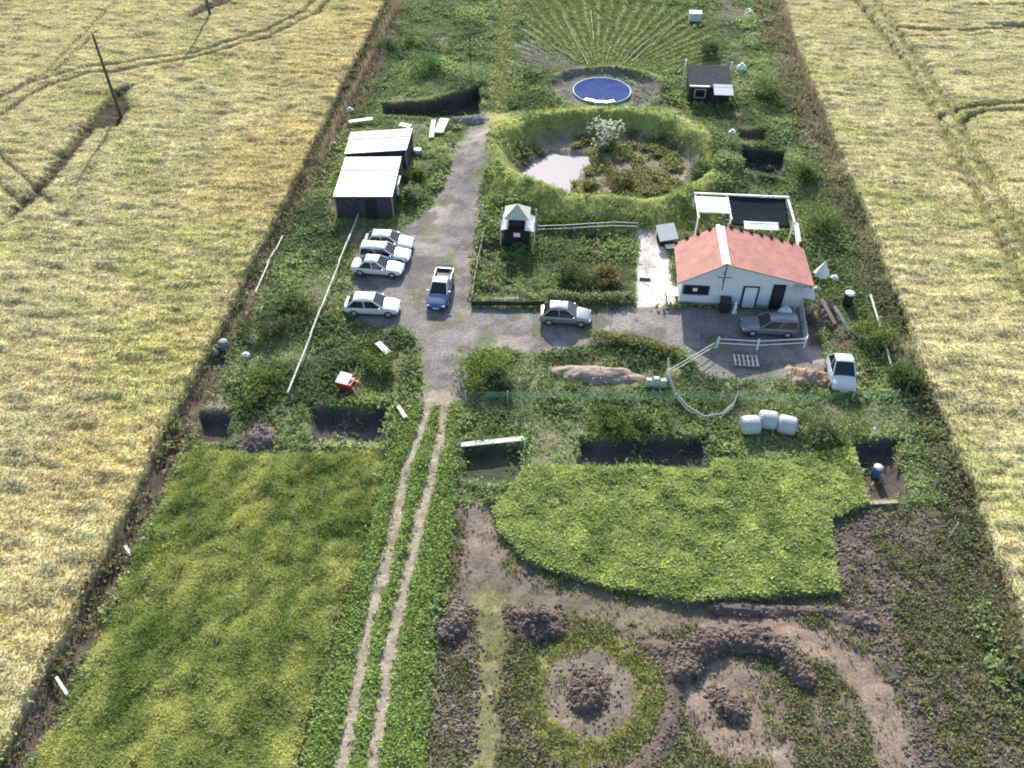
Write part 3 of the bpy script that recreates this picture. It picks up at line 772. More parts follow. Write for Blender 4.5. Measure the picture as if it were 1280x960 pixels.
shrub('dark green bush just behind the black hut', 885, 68, 1.9, 1.2, G1, (.07, .10, .03))
shrub('broad scrub bush right of the pergola and red roof', 1022, 282, 2.3, 1.7, (.05, .08, .025), (.13, .165, .045), n=1100)
shrub('scrub bush on the right boundary above the pergola corner', 1004, 222, 2.0, 1.5, (.05, .075, .025), (.11, .14, .04))
shrub('green bush at the right boundary below the lidded barrel', 1092, 428, 1.5, 1.3, (.05, .08, .02), (.14, .18, .035))
shrub('dark bush on the right boundary edge across from the van', 1130, 478, 1.4, 1.2, G1, (.10, .13, .035))
shrub('lush bush in the scrub at the top left beside the lane', 540, 88, 2.3, 1.5, (.045, .09, .025), (.10, .17, .045), n=1000)
shrub('dark leaved bush at the top left scrub near the brush fence', 492, 62, 2.0, 1.4, (.04, .07, .03), (.09, .13, .045))
shrub('dark thicket bush left of the long white rail', 338, 416, 1.9, 1.2, G1, (.09, .10, .045))
shrub('low bush left of the rail and above the plot pits', 372, 385, 1.6, 1.0, (.04, .06, .022), (.11, .14, .045))
shrub('round green bush at the left end of the long white rail', 330, 488, 1.4, .9, (.05, .08, .02), (.14, .17, .04))
shrub('dark shrub in the vegetable plot behind the silver car', 720, 352, 1.6, 1.1, G1, (.10, .11, .035))
shrub('yellowish shrub in the vegetable plot near the patio corner', 762, 350, 1.4, .9, (.07, .07, .025), (.18, .16, .06))
def hedge(label, pts, w, h, ca, cb):
    ca, cb = [q * 1.6 for q in ca], [q * 1.6 for q in cb]
    P = [Vector((*at(*p), 0)) for p in pts]
    t = thing('hedge', label, 'hedge', (P[0].x, P[0].y, 0))
    L = sum((b - a).length for a, b in zip(P[:-1], P[1:])); n = int(L * 160); out = []
    for _ in range(n):
        s = random.random() * L
        for a, b in zip(P[:-1], P[1:]):
            l = (b - a).length
            if s <= l: q = a + (b - a) * (s / l); break
            s -= l
        out.append((q.x - P[0].x + random.gauss(0, w * .35), q.y - P[0].y + random.gauss(0, w * .35), random.uniform(.1, h)))
    out = np.array(out)
    o = tufts('foliage', out[:, 0], out[:, 1], out[:, 2], mixc(n, ca, cb), 3, np.full(n, .16), np.full(n, .11), (.2, 1.6), M_LEAF, True, .05, .35, label=False); o.parent = t
    for k in range(int(L) + 2):
        q = P[0] + (P[-1] - P[0]) * (k / (int(L) + 1))
        MB().tube([(q.x - P[0].x, q.y - P[0].y, 0), (q.x - P[0].x + .05, q.y - P[0].y, h * .7)], .025, 5).build('stem', M['pole'], t)
hedge('pale clipped hedge along the front of the vegetable plot', [(684, 374), (735, 378), (790, 376)], .5, .7, (.10, .13, .06), (.24, .26, .14))
hedge('green hedge at the back of the vegetable plot below the pond bank', [(672, 284), (735, 284), (806, 284)], .9, .9, (.045, .07, .02), (.13, .16, .03))
hedge('weedy green hedge on the yard edge in front of the silver car', [(742, 424), (790, 432), (845, 446)], .9, .6, (.07, .09, .03), (.19, .20, .07))

# ================================================================== BUILDINGS
def house():
    hx, hy = 9.0, 53.1
    t = thing('cottage', 'white cottage with a red gable roof and pale ridge strip', 'house', (hx, hy, 0))
    W, D = 9.35, 4.3
    eL, ap, axx, eR = 2.55, 4.25, 2.95, 2.75
    prof = [(0, -.3), (W, -.3), (W, eR), (axx, ap), (0, eL)]
    MB().prism(prof, 0, D).build('wall', M['wall'], t)
    MB().box((W / 2, -.03, .02), (W + .04, .07, .5)).build('plinth', M['grey'], t)
    o = .45
    sL, sR = (ap - eL) / axx, (ap - eR) / (W - axx)
    th = .14
    y0, y1 = -.55, D + .35
    rf = MB()
    rf.slab([(-o, y0, eL - o * sL + .16), (axx, y0, ap + .16), (axx, y1, ap + .16), (-o, y1, eL - o * sL + .16)], th)
    rf = rf.build('roof', M['tile'], t)
    r2 = MB().slab([(axx, y0, ap + .16), (W + o, y0, eR - o * sR + .16), (W + o, y1, eR - o * sR + .16), (axx, y1, ap + .16)], th).build('roof', M['tile'], t)
    MB().slab([(axx - .30, y0 - .03, ap + .13), (axx, y0 - .03, ap + .25), (axx, y1 + .03, ap + .25), (axx - .30, y1 + .03, ap + .13)], .05).slab(
        [(axx, y0 - .03, ap + .25), (axx + .30, y0 - .03, ap + .13), (axx + .30, y1 + .03, ap + .13), (axx, y1 + .03, ap + .25)], .05).build('ridge_cap', M['ridge'], rf)
    fb = MB()
    fb.slab([(-o, y0 - .02, eL - o * sL + .02), (-o, y0 - .05, eL - o * sL + .19), (axx, y0 - .05, ap + .19), (axx, y0 - .02, ap + .02)], .03)
    fb.slab([(axx, y0 - .02, ap + .02), (axx, y0 - .05, ap + .19), (W + o, y0 - .05, eR - o * sR + .19), (W + o, y0 - .02, eR - o * sR + .02)], .03)
    fb.build('fascia', M['pink'], t)
    for k in range(13):                                      # dark rafter tails on the back edge
        x = -.3 + k * (W + .6) / 12
        z = (eL + x * sL if x < axx else ap - (x - axx) * sR)
        MB().box((x, y1 + .10, z + .22), (.26, .40, .22)).build('rafter_tail', M['dark'], t)
    w = MB().box((1.15, -.05, 1.45), (2.0, .14, .85)).build('window', M['trimplastic'], t)
    MB().box((1.15, -.13, 1.45), (1.84, .03, .70)).build('pane', M['glass'], w)
    MB().box((1.15, -.15, 1.02), (2.1, .26, .06)).build('sill', M['white'], w)
    MB().box((1.05, -.151, 1.55), (.34, .012, .3)).build('pane_glint', M['white'], w)  # white patch painted in as a reflection on the glass
    d = MB().box((5.35, -.05, 1.0), (1.25, .10, 2.1)).build('door', M['trimplastic'], t)
    MB().box((5.35, -.115, 1.0), (.95, .03, 1.94)).build('door_panel', M['wall'], d)
    MB().box((5.75, -.15, 1.0), (.06, .06, .14)).build('handle', M['grey'], d)
    d2 = MB().box((7.45, -.05, 1.15), (.95, .10, 2.35)).build('door', M['dark'], t); d2['label'] = 'dark open doorway'
    MB().box((7.45, -.11, 1.2), (.75, .03, 2.1)).build('door_panel', M['black'], d2)
    ms = MB().tube([(3.0, -.62, 2.0), (3.0, -.62, 4.3)], .045, 6).tube([(2.45, -.62, 3.2), (3.55, -.62, 3.2)], .035, 6).tube([(3.0, -.62, 2.6), (3.0, 0, 2.6)], .03, 5).tube([(3.0, -.62, 3.3), (3.0, 0, 3.3)], .03, 5)
    ms.build('service_mast', M['pole'], t)
    aw = MB().slab([(8.55, -1.05, 2.1), (10.0, -1.05, 1.85), (10.0, -.15, 2.15), (8.55, -.15, 2.5)], .06).build('awning', M['sheet'], t)
    for x in (8.7, 9.9): MB().tube([(x, -1.0, 0), (x, -1.0, 1.85)], .045, 6).build('awning_post', M['offwhite'], aw)
    MB().box((W + .10, D / 2, eR - .25), (.12, D + .8, .10)).build('gutter', M['white'], t)
    return t
house()

def shed(label, q, zf, zb, window):
    """q: near-left, near-right, far-right, far-left ground corners"""
    c = np.mean(q, 0); t = thing('shed', label, 'shed', (c[0], c[1], 0))
    Q = [Vector((p[0] - c[0], p[1] - c[1], 0)) for p in q]
    zt = [zf, zf, zb, zb]
    wl_ = MB()
    I = [p * .965 for p in Q]
    lo = [Vector((p.x, p.y, -.3)) for p in I]; hi = [Vector((p.x, p.y, z - .1)) for p, z in zip(I, zt)]
    wl_.add(lo + hi, [(3, 2, 1, 0), (4, 5, 6, 7), (0, 1, 5, 4), (1, 2, 6, 5), (2, 3, 7, 6), (3, 0, 4, 7)])
    wl_.build('wall', M['darkmetal'], t)
    mid = .68
    A, B, Cc, D = [Vector((p.x, p.y, z)) for p, z in zip(Q, zt)]
    m1, m2 = A.lerp(D, mid), B.lerp(Cc, mid)
    up = Vector((0, 0, .05))
    MB().slab([A, B, m2, m1], .05).build('roof', M['sheet'], t)
    MB().slab([m1 + up - (D - A).normalized() * .15, m2 + up - (Cc - B).normalized() * .15, Cc + up, D + up], .05).build('roof', M['sheet'], t)
    for p, z in zip(Q, zt): MB().tube([(p.x * .965, p.y * .965, -.2), (p.x * .965, p.y * .965, z - .08)], .06, 6).build('post', M['wood'], t)
    if window:
        e = (I[2] - I[1]); mp = I[1].lerp(I[2], .55); rz = math.atan2(e.y, e.x)
        w = MB().box((mp.x + .10, mp.y, 1.3), (1.5, .26, 1.2), rz).build('window', M['white'], t)
        MB().box((mp.x + .225, mp.y, 1.3), (1.25, .05, .95), rz).build('pane', M['glass'], w)
    f_ = I[0].lerp(I[1], .62)
    e = I[1] - I[0]; rz = math.atan2(e.y, e.x)
    MB().box((f_.x, f_.y - .03, .95), (1.0, .08, 1.9), rz).build('door', M['dark'], t)
s2 = [(-20.8, 62.7), (-15.6, 63.1), (-15.9, 69.6), (-21.1, 69.1)]
s1 = [(-21.5, 70.3), (-15.8, 71.5), (-15.8, 75.3), (-21.7, 74.0)]
shed('near shed with a wide white sheet roof and white framed side window', s2, 2.35, 2.55, True)
shed('far shed with a tilted white sheet roof and blank dark walls', s1, 2.25, 2.45, False)

def hut():
    cx, cy = 14.2, 89.6
    t = thing('hut', 'black timber hut with a white awning sheet near the round pool', 'hut', (cx, cy, 0))
    MB().box((0, 0, .95), (4.2, 3.6, 2.1)).build('wall', M['dark'], t)
    MB().slab([(-2.3, -1.95, 2.1), (2.3, -1.95, 2.1), (2.3, 2.2, 2.7), (-2.3, 2.2, 2.7)], .08).build('roof', M['darkmetal'], t)
    MB().box((0, 1.88, 1.3), (4.2, .06, 2.6)).build('back_wall', M['dark'], t)
    MB().slab([(.35, -3.0, 1.75), (2.4, -3.0, 1.75), (2.3, -1.5, 2.24), (.3, -1.5, 2.24)], .05).build('awning', M['sheet'], t)
    MB().box((-1.15, -1.99, 2.16), (2.1, .16, .12)).build('eave_board', M['white'], t)
    w = MB().box((-1.0, -1.83, 1.3), (1.2, .08, 1.0)).build('window', M['grey'], t)
    MB().box((-1.0, -1.88, 1.3), (1.0, .03, .8)).build('pane', M['glass'], w)
    MB().box((.7, -1.83, .85), (.9, .06, 1.75)).build('door', M['black'], t)
    for x, y, h in ((-2.45, 1.9, 3.3), (2.45, 2.0, 3.2)): MB().tube([(x, y, 0), (x * 1.02, y, h)], .09, 6).build('corner_pole', M['white'], t)
    for x in (.5, 2.3): MB().tube([(x, -2.9, 0), (x, -2.9, 1.72)], .05, 6).build('awning_post', M['dark'], t)
hut()

def kiosk():
    x, y = at(646, 302); t = thing('kiosk', 'small dark timber tower with a pale pointed roof and white side panels', 'kiosk', (x, y + .3, 0))
    MB().box((0, 0, .75), (2.1, 1.9, 1.6)).build('base', M['dark'], t)
    MB().box((0, .2, 2.1), (1.25, 1.2, 1.2)).build('cabin', M['dark'], t)
    p = [(-1.1, -.95, 2.62), (1.1, -.95, 2.62), (1.1, 1.1, 2.62), (-1.1, 1.1, 2.62), (0, .1, 3.55)]
    MB().add(p, [(0, 1, 4), (1, 2, 4), (2, 3, 4), (3, 0, 4), (3, 2, 1, 0)]).build('roof', M['palewood'], t)
    MB().slab([(.72, -.95, 1.65), (1.5, -.85, 1.45), (1.5, .8, 1.9), (.72, .8, 2.3)], .05).build('side_panel', M['white'], t)
    MB().slab([(-1.3, -.85, 1.5), (-.75, -.95, 1.7), (-.75, .8, 2.3), (-1.3, .8, 1.95)], .05).build('side_panel', M['white'], t)
    for sx, sy in ((-1.35, -.9), (1.55, -.9), (1.55, 1.0), (-1.35, 1.0)): MB().tube([(sx, sy, 0), (sx, sy, 2.5)], .055, 6).build('post', M['offwhite'], t)
    MB().box((.05, -.98, 1.15), (.55, .06, .38)).build('hatch', M['white'], t)
    MB().box((0, -.42, 2.1), (.8, .05, .8)).build('opening', M['black'], t)
kiosk()

def pergola():
    t = thing('pergola', 'white framed pergola behind the red roof with sagging sheets', 'pergola', (10.9, 62.2, 0))
    H_ = 2.25
    xsn, yb, yf = (0, 2.75, 8.0), 3.4, 0.0
    for x in xsn:
        for y in (yf, yb): MB().box((x, y, H_ / 2 - .1), (.13, .13, H_ + .2)).build('post', M['white'], t)
        MB().box((x, (yf + yb) / 2 - .1, H_ + .07), (.13, yb - yf + .4, .14)).build('beam', M['white'], t)
    MB().box((4.0, yb, H_ + .21), (8.2, .13, .13)).build('beam', M['white'], t)
    MB().box((1.38, yf + .5, H_ + .21), (2.75, .10, .12)).build('beam', M['white'], t)
    def sheet(nm, x0, x1, ya, yb_, za, zb, sag, mat):
        m_ = MB(); vs = []; fs = []; n = 10
        for j in range(n + 1):
            for i in range(n + 1):
                u, v = i / n, j / n
                vs.append((x0 + (x1 - x0) * u, ya + (yb_ - ya) * v, za + (zb - za) * v - sag * 16 * u * (1 - u) * v * (1 - v) * .25 - sag * .4 * math.sin(u * 9) * (1 - v) * .2))
        for j in range(n):
            for i in range(n): fs.append((j * (n + 1) + i, j * (n + 1) + i + 1, (j + 1) * (n + 1) + i + 1, (j + 1) * (n + 1) + i))
        o = m_.add(vs, fs, True).build(nm, mat, t)
        s_ = o.modifiers.new('thick', 'SOLIDIFY'); s_.thickness = .025
    sheet('cloth_panel', .12, 2.62, .55, 2.9, H_ + .1, H_ + .2, .5, M['cloth'])
    sheet('shade_panel', 2.9, 7.8, -.2, 3.3, 1.7, H_ + .1, .6, M['shade'])
    sheet('cloth_panel', 3.9, 6.8, -.75, .1, 1.75, 1.95, .35, M['cloth'])
    MB().slab([(7.72, -4.6, 1.9), (8.15, -4.6, 1.9), (8.35, -.2, 2.25), (7.95, -.2, 2.25)], .08).build('long_board', M['offwhite'], t)
    MB().tube([(7.95, -4.3, 0), (7.95, -4.3, 1.85)], .05, 6).build('board_prop', M['offwhite'], t)
pergola()

def kennel():
    x, y = at(832, 305); t = thing('kennel', 'grey roofed kennel standing at the back of the pale patio', 'kennel', (x, y, 0), R_(12))
    MB().box((0, .2, .45), (1.3, 1.1, .95)).build('body', M['dark'], t)
    MB().slab([(-.8, -.75, .85), (.8, -.75, 1.0), (.8, .95, 1.5), (-.8, .95, 1.35)], .06).build('roof', M['grey'], t)
    MB().box((.1, -.37, .38), (.5, .04, .6)).build('opening', M['black'], t)
    MB().box((.35, -.85, .35), (1.2, .5, .10)).build('step', M['white'], t)
    for sx in (-.15, .85): MB().box((sx, -.85, .1), (.08, .4, .42)).build('leg', M['dark'], t)
kennel()

def pool():
    cx, cy = pool_c; z0 = hz(cx, cy)
    t = thing('pool', 'round garden pool with a blue cover and pale rim', 'pool', (cx, cy, z0))
    MB().lathe([(3.10, -.1), (3.14, .30), (3.18, .34), (3.24, .34), (3.28, .28), (3.31, -.1)], n=40).build('rim', M['teal'], t)
    rings = []
    for r in (0.01, .8, 1.6, 2.3, 2.8, 3.08):
        rings.append([(r * math.cos(2 * math.pi * k / 40), r * math.sin(2 * math.pi * k / 40), .18 + .05 * math.sin(3 * k * .3 + r * 2) * (r / 3) + .10 * (r / 3) ** 4) for k in range(40)])
    MB().loft(rings, cap=False).build('cover', M['bluetarp'], t)
    ly = MB()
    for k in range(9):
        a = -2.2 + k * .13
        ly.box((2.9 * math.cos(a), 2.9 * math.sin(a), .33 + .03 * (k % 3)), (.36, .5, .05), a + math.pi / 2)
    ly.build('glare_arc', M['white'], t)  # white pieces stand in for glare along the pool's near edge
pool()

# ================================================================== POLES, FENCES
def upole(label, px, py, h):
    x, y = at(px, py); t = thing('utility_pole', label, 'utility pole', (x, y, hz(x, y) - .3), 0, 'utility poles in the wheat')
    MB().tube([(0, 0, 0), (0, 0, h * .5), (0, 0, h)], .19, 10, .11).build('pole', M['pole'], t)
    MB().lathe([(.12, h), (.13, h + .02), (.02, h + .14)], n=10).build('cap', M['grey'], t)
    MB().lathe([(.19, 1.0), (.205, 1.02), (.205, 1.12), (.19, 1.14)], n=10).build('band', M['trimplastic'], t)
upole('dark utility pole rising from the dark wedge in the left wheat field', 152, 148, 9.1)
upole('farther utility pole at the top edge of the left wheat field', 264, 24, 9.1)

def fence_line(name, label, pts, zt, post_every, rails, mat, post_mat=None, pr=.05, rr=.035, net=None, flat=False):
    P = [Vector((*p, 0)) for p in pts]; o0 = P[0]
    t = thing(name, label, 'fence', (o0.x, o0.y, 0))
    post_mat = post_mat or mat
    L = 0; posts = []
    for a, b in zip(P[:-1], P[1:]):
        n = max(1, round((b - a).length / post_every))
        posts += [a.lerp(b, k / n) for k in range(n)]
    posts.append(P[-1])
    for q in posts:
        z = hz(q.x, q.y)
        MB().tube([(q.x - o0.x, q.y - o0.y, z - .25), (q.x - o0.x + random.uniform(-.03, .03), q.y - o0.y, z + zt + .08)], pr, 7, pr * .9).build('post', post_mat, t)
    for h in rails:
        m_ = MB()
        pp = [(q.x - o0.x, q.y - o0.y - pr * .5, hz(q.x, q.y) + h) for q in posts]
        if flat:
            for a, b in zip(pp[:-1], pp[1:]):
                a, b = Vector(a), Vector(b); d = b - a
                m_.box((a + b) / 2 + Vector((random.uniform(-.06, .06), 0, 0)), (d.length + .05, .11, .08), math.atan2(d.y, d.x), 0, -math.asin(max(-1, min(1, d.z / d.length))))
        else: m_.tube(pp, rr, 6)
        m_.build('rail', mat, t)
    if net:
        vs, fs = [], []
        n = len(posts)
        for k, q in enumerate(posts):
            z = hz(q.x, q.y); vs += [(q.x - o0.x, q.y - o0.y + .03, z), (q.x - o0.x, q.y - o0.y + .03, z + zt * .97)]
        for k in range(n - 1): fs.append((2 * k, 2 * k + 2, 2 * k + 3, 2 * k + 1))
        MB().add(vs, fs).build('mesh_panel', net, t)
    return t
fence_line('rail_fence', 'long white rail on low posts beside the parked white cars', [at(360, 491, .5), at(402, 384, .5), at(453, 256, .5)], .5, 3.0, (.52,), M['greywood'], M['wood'], flat=True)
fence_line('rail_fence', 'short weathered rail along the left edge near the wheat', [at(318, 362, .4), at(334, 326, .4), at(352, 291, .4)], .4, 2.6, (.42,), M['greywood'], M['wood'], flat=True)
fence_line('mesh_fence', 'long green mesh fence across the plot below the yard', [at(582, 502), at(740, 502), at(900, 502), at(1010, 502), at(1118, 500)], 1.0, 2.6, (.98,), M['greennet'], M['offwhite'], .035, .02, M['greennet'])
fence_line('yard_fence', 'white two rail fence in front of the grey estate car', [at(896, 434), at(946, 437), at(1005, 434)], .95, 3.2, (.9, .5), M['white'], M['white'], .08, .035)
fence_line('yard_fence', 'white rails slanting from the yard fence down to the arc fence', [at(894, 436), at(862, 456), at(832, 474)], .8, 2.2, (.75, .4), M['offwhite'], M['offwhite'], .05, .035)
fence_line('yard_fence', 'white netted side fence running back towards the cottage awning', [at(1006, 432), at(1001, 400), at(999, 386)], 1.0, 1.6, (.95,), M['offwhite'], M['offwhite'], .06, .04, M['whitenet'])
def arc_fence():
    px = [(834, 456), (836, 478), (843, 498), (858, 514), (880, 526), (902, 522), (916, 510), (922, 494)]
    P = [Vector((*at(*p), 0)) for p in px]; o0 = P[0]
    t = thing('picket_fence', 'curved white picket fence around the weedy bed', 'fence', (o0.x, o0.y, 0))
    pts = []
    for a, b in zip(P[:-1], P[1:]):
        n = max(2, int((b - a).length / .22)); pts += [a.lerp(b, k / n) for k in range(n)]
    pk = MB()
    for q in pts: pk.box((q.x - o0.x, q.y - o0.y, hz(q.x, q.y) + .28), (.07, .03, .7), random.random() * .3)
    pk.build('picket', M['offwhite'], t)
    for h in (.18, .52): MB().tube([(q.x - o0.x, q.y - o0.y, hz(q.x, q.y) + h) for q in pts], .03, 5).build('rail', M['offwhite'], t)
arc_fence()
fence_line('plot_fence', 'grey rail fence at the back of the vegetable plot', [at(672, 292), at(735, 292), at(796, 292)], .8, 2.2, (.75, .4), M['grey'], M['wood'], .05, .035)
fence_line('plot_fence', 'low dark timber edging along the front of the play bed by the road', [at(590, 382), at(635, 383), at(680, 382)], .45, 1.5, (.4, .2), M['dark'], M['dark'], .06, .09)
fence_line('plot_fence', 'old wooden rail fence between the road and the kiosk bed', [at(606, 290), at(598, 330), at(590, 378)], .8, 1.9, (.7,), M['wood'], M['wood'], .05, .035)
def brush_fence(label, pts, h):
    P = [Vector((*at(*p), 0)) for p in pts]; o0 = P[0]
    t = thing('brush_fence', label, 'fence', (o0.x, o0.y, 0))
    vs, fs, cs = [], [], []
    for a, b in zip(P[:-1], P[1:]):
        n = int((b - a).length * 16)
        for k in range(n):
            q = a.lerp(b, random.random()); z = hz(q.x, q.y); hh = h * random.uniform(.4, 1.15); w = .03
            qx, qy = q.x - o0.x + random.gauss(0, .2), q.y - o0.y; i = len(vs)
            lx, ly = random.gauss(0, .25), random.gauss(0, .25)
            vs += [(qx - w, qy, z), (qx + w, qy + .02, z), (qx + lx, qy + ly, z + hh)]; fs.append((i, i + 1, i + 2))
            c = random.uniform(.5, 1.3); cs += [(.24 * c, .19 * c, .13 * c)] * 3
    np_mesh('brush', np.array(vs), np.array(fs), M_STRAW, np.array(cs), False, t)
    n = 0
    for a, b in zip(P[:-1], P[1:]):
        m_ = max(1, int((b - a).length / 4))
        for k in range(m_):
            q = a.lerp(b, k / m_); MB().tube([(q.x - o0.x, q.y - o0.y, hz(q.x, q.y) - .2), (q.x - o0.x + .05, q.y - o0.y, hz(q.x, q.y) + h * 1.1)], .05, 6, .04).build('post', M['wood'], t)
brush_fence('tangled dry brush fence along the top left wheat edge', [(398, 205), (425, 150), (455, 95), (498, 5)], 1.5)
brush_fence('sparse dry brush fence along the top right wheat edge', [(1040, 190), (1015, 125), (992, 60), (975, 0)], 1.2)

def stick(name, label, cat, px, py, h, mat, r=.05, lean=(0, 0), group=None):
    x, y = at(px, py); z = hz(x, y)
    m_ = MB().tube([(0, 0, -.25), (lean[0] * .5, lean[1] * .5, h * .5), (lean[0], lean[1], h)], r, 7, r * .85)
    m_.lathe([(r * 1.05, h - .02), (r * 1.1, h + .03), (.005, h + .06)], (lean[0], lean[1], 0), 7)
    return tag(m_.build(name, mat, None, loc=(x, y, z)), label, cat, group)
stick('post', 'pale post on the left side of the grass lane by the dark bank', 'post', 606, 103, 1.3, M['offwhite'], .08)
stick('post', 'pale post on the right side of the grass lane', 'post', 644, 100, 1.3, M['offwhite'], .08)
stick('post', 'thin dark post standing in the top left scrub', 'post', 588, 74, 3.0, M['pole'], .09)
stick('post', 'pale post beside the road left of the kiosk', 'post', 604, 274, 1.4, M['offwhite'], .09)
stick('post', 'slender white post at the left rear of the green crop bed', 'post', 656, 562, 1.0, M['offwhite'], .06)
stick('post', 'grey stake in the right boundary strip near the wide soil', 'post', 1168, 615, 1.6, M['grey'], .06, (-.3, .2))
stick('post', 'lower grey stake in the right boundary strip beside the dark plants', 'post', 1186, 672, 1.3, M['offwhite'], .05, (.1, .1))
stick('post', 'leaning stake at the left plot corner near the small pit', 'post', 272, 480, 1.5, M['wood'], .05, (.15, 0))
stick('post', 'dark stake on the right boundary beside the end of the mesh fence', 'post', 1128, 500, 1.7, M['pole'], .07)
stick('post', 'short white stake at the far corner of the right hand pit', 'post', 1088, 548, .9, M['white'], .07)
def bar(name, label, cat, p0, z0, p1, z1, w, t_, mat):
    a = Vector((*at(*p0, z0), z0)); b = Vector((*at(*p1, z1), z1)); d = b - a
    m_ = MB().box((0, 0, 0), (d.length, w, t_), math.atan2(d.y, d.x), 0, -math.asin(d.z / d.length))
    return tag(m_.build(name, mat, None, .012, loc=(a + b) / 2), label, cat)
bar('pole', 'long pale pole leaning along the right boundary scrub', 'pole', (1088, 368), .9, (1116, 462), .3, .14, .10, M['offwhite'])
bar('plank', 'pinkish plank leaning beside the scrap heap, nearer the cottage', 'plank', (1027, 374), 1.5, (1044, 405), .45, .32, .08, M['pink'])
bar('plank', 'weathered plank leaning right of the pinkish one', 'plank', (1043, 383), 1.4, (1061, 412), .35, .26, .08, M['greywood'])
bar('board', 'large pale board lying on rubble behind the sheds', 'board', (556, 148), .55, (548, 166), .25, 1.0, .08, M['palewood'])
bar('board', 'narrow pale board lying left of the large board', 'board', (542, 150), .4, (539, 172), .2, .5, .07, M['palewood'])
bar('board', 'pale plank lying across the bushy corner near the white hatchback', 'board', (472, 428), .35, (486, 442), .3, .5, .06, M['concrete'])
bar('board', 'pale plank lying on the verge above the wheel tracks', 'board', (494, 502), .3, (507, 522), .25, .3, .06, M['palewood'])
bar('board', 'long grey plank bridging the pit edge beside the wheel tracks', 'board', (576, 556), .3, (655, 548), .3, .40, .07, M['greywood'])
bar('board', 'white strip of sheeting lying behind the far shed', 'board', (436, 152), .4, (466, 148), .4, .6, .05, M['offwhite'])
bar('board', 'short white offcut at the far shed rear corner', 'board', (500, 155), .5, (513, 158), .5, .6, .06, M['white'])
bar('board', 'slim pale board in the dry ditch by the grass plot', 'board', (70, 846), .15, (84, 868), .1, .16, .04, M['offwhite'])
bar('board', 'short pale board in the ditch farther up the wheat edge', 'board', (156, 682), .15, (164, 694), .15, .16, .04, M['offwhite'])
bar('board', 'pale board at the near end of the right hand pit', 'board', (1086, 629), .25, (1122, 627), .25, .25, .06, M['wood'])

# irrigation canes fanning out behind the pool
for k, (lab, p0, p1) in enumerate([('pale cane at the left of the fan, slanting to the lane', (722, 78), (690, 58)), ('long pale cane slanting up and left in the fan garden', (735, 82), (704, 22)),
        ('nearly upright pale cane in the middle of the fan garden', (742, 50), (738, 10)), ('short pale cane lying at the left soil of the fan', (668, 48), (648, 36)),
        ('pale cane slanting right from the pool end of the fan', (775, 84), (812, 50)), ('long pale cane reaching right towards the white box', (790, 78), (846, 28))]):
    a, b = Vector((*at(*p0), 0)), Vector((*at(*p1), 0)); mid = (a + b) / 2
    m_ = MB().tube([(q.x - a.x, q.y - a.y, hz(q.x, q.y) + .12) for q in (a.lerp(b, s / 6) for s in range(7))], .05, 6)
    tag(m_.build('cane', M['canewood'], None, loc=(a.x, a.y, 0)), lab, 'cane', 'canes in the fan garden')

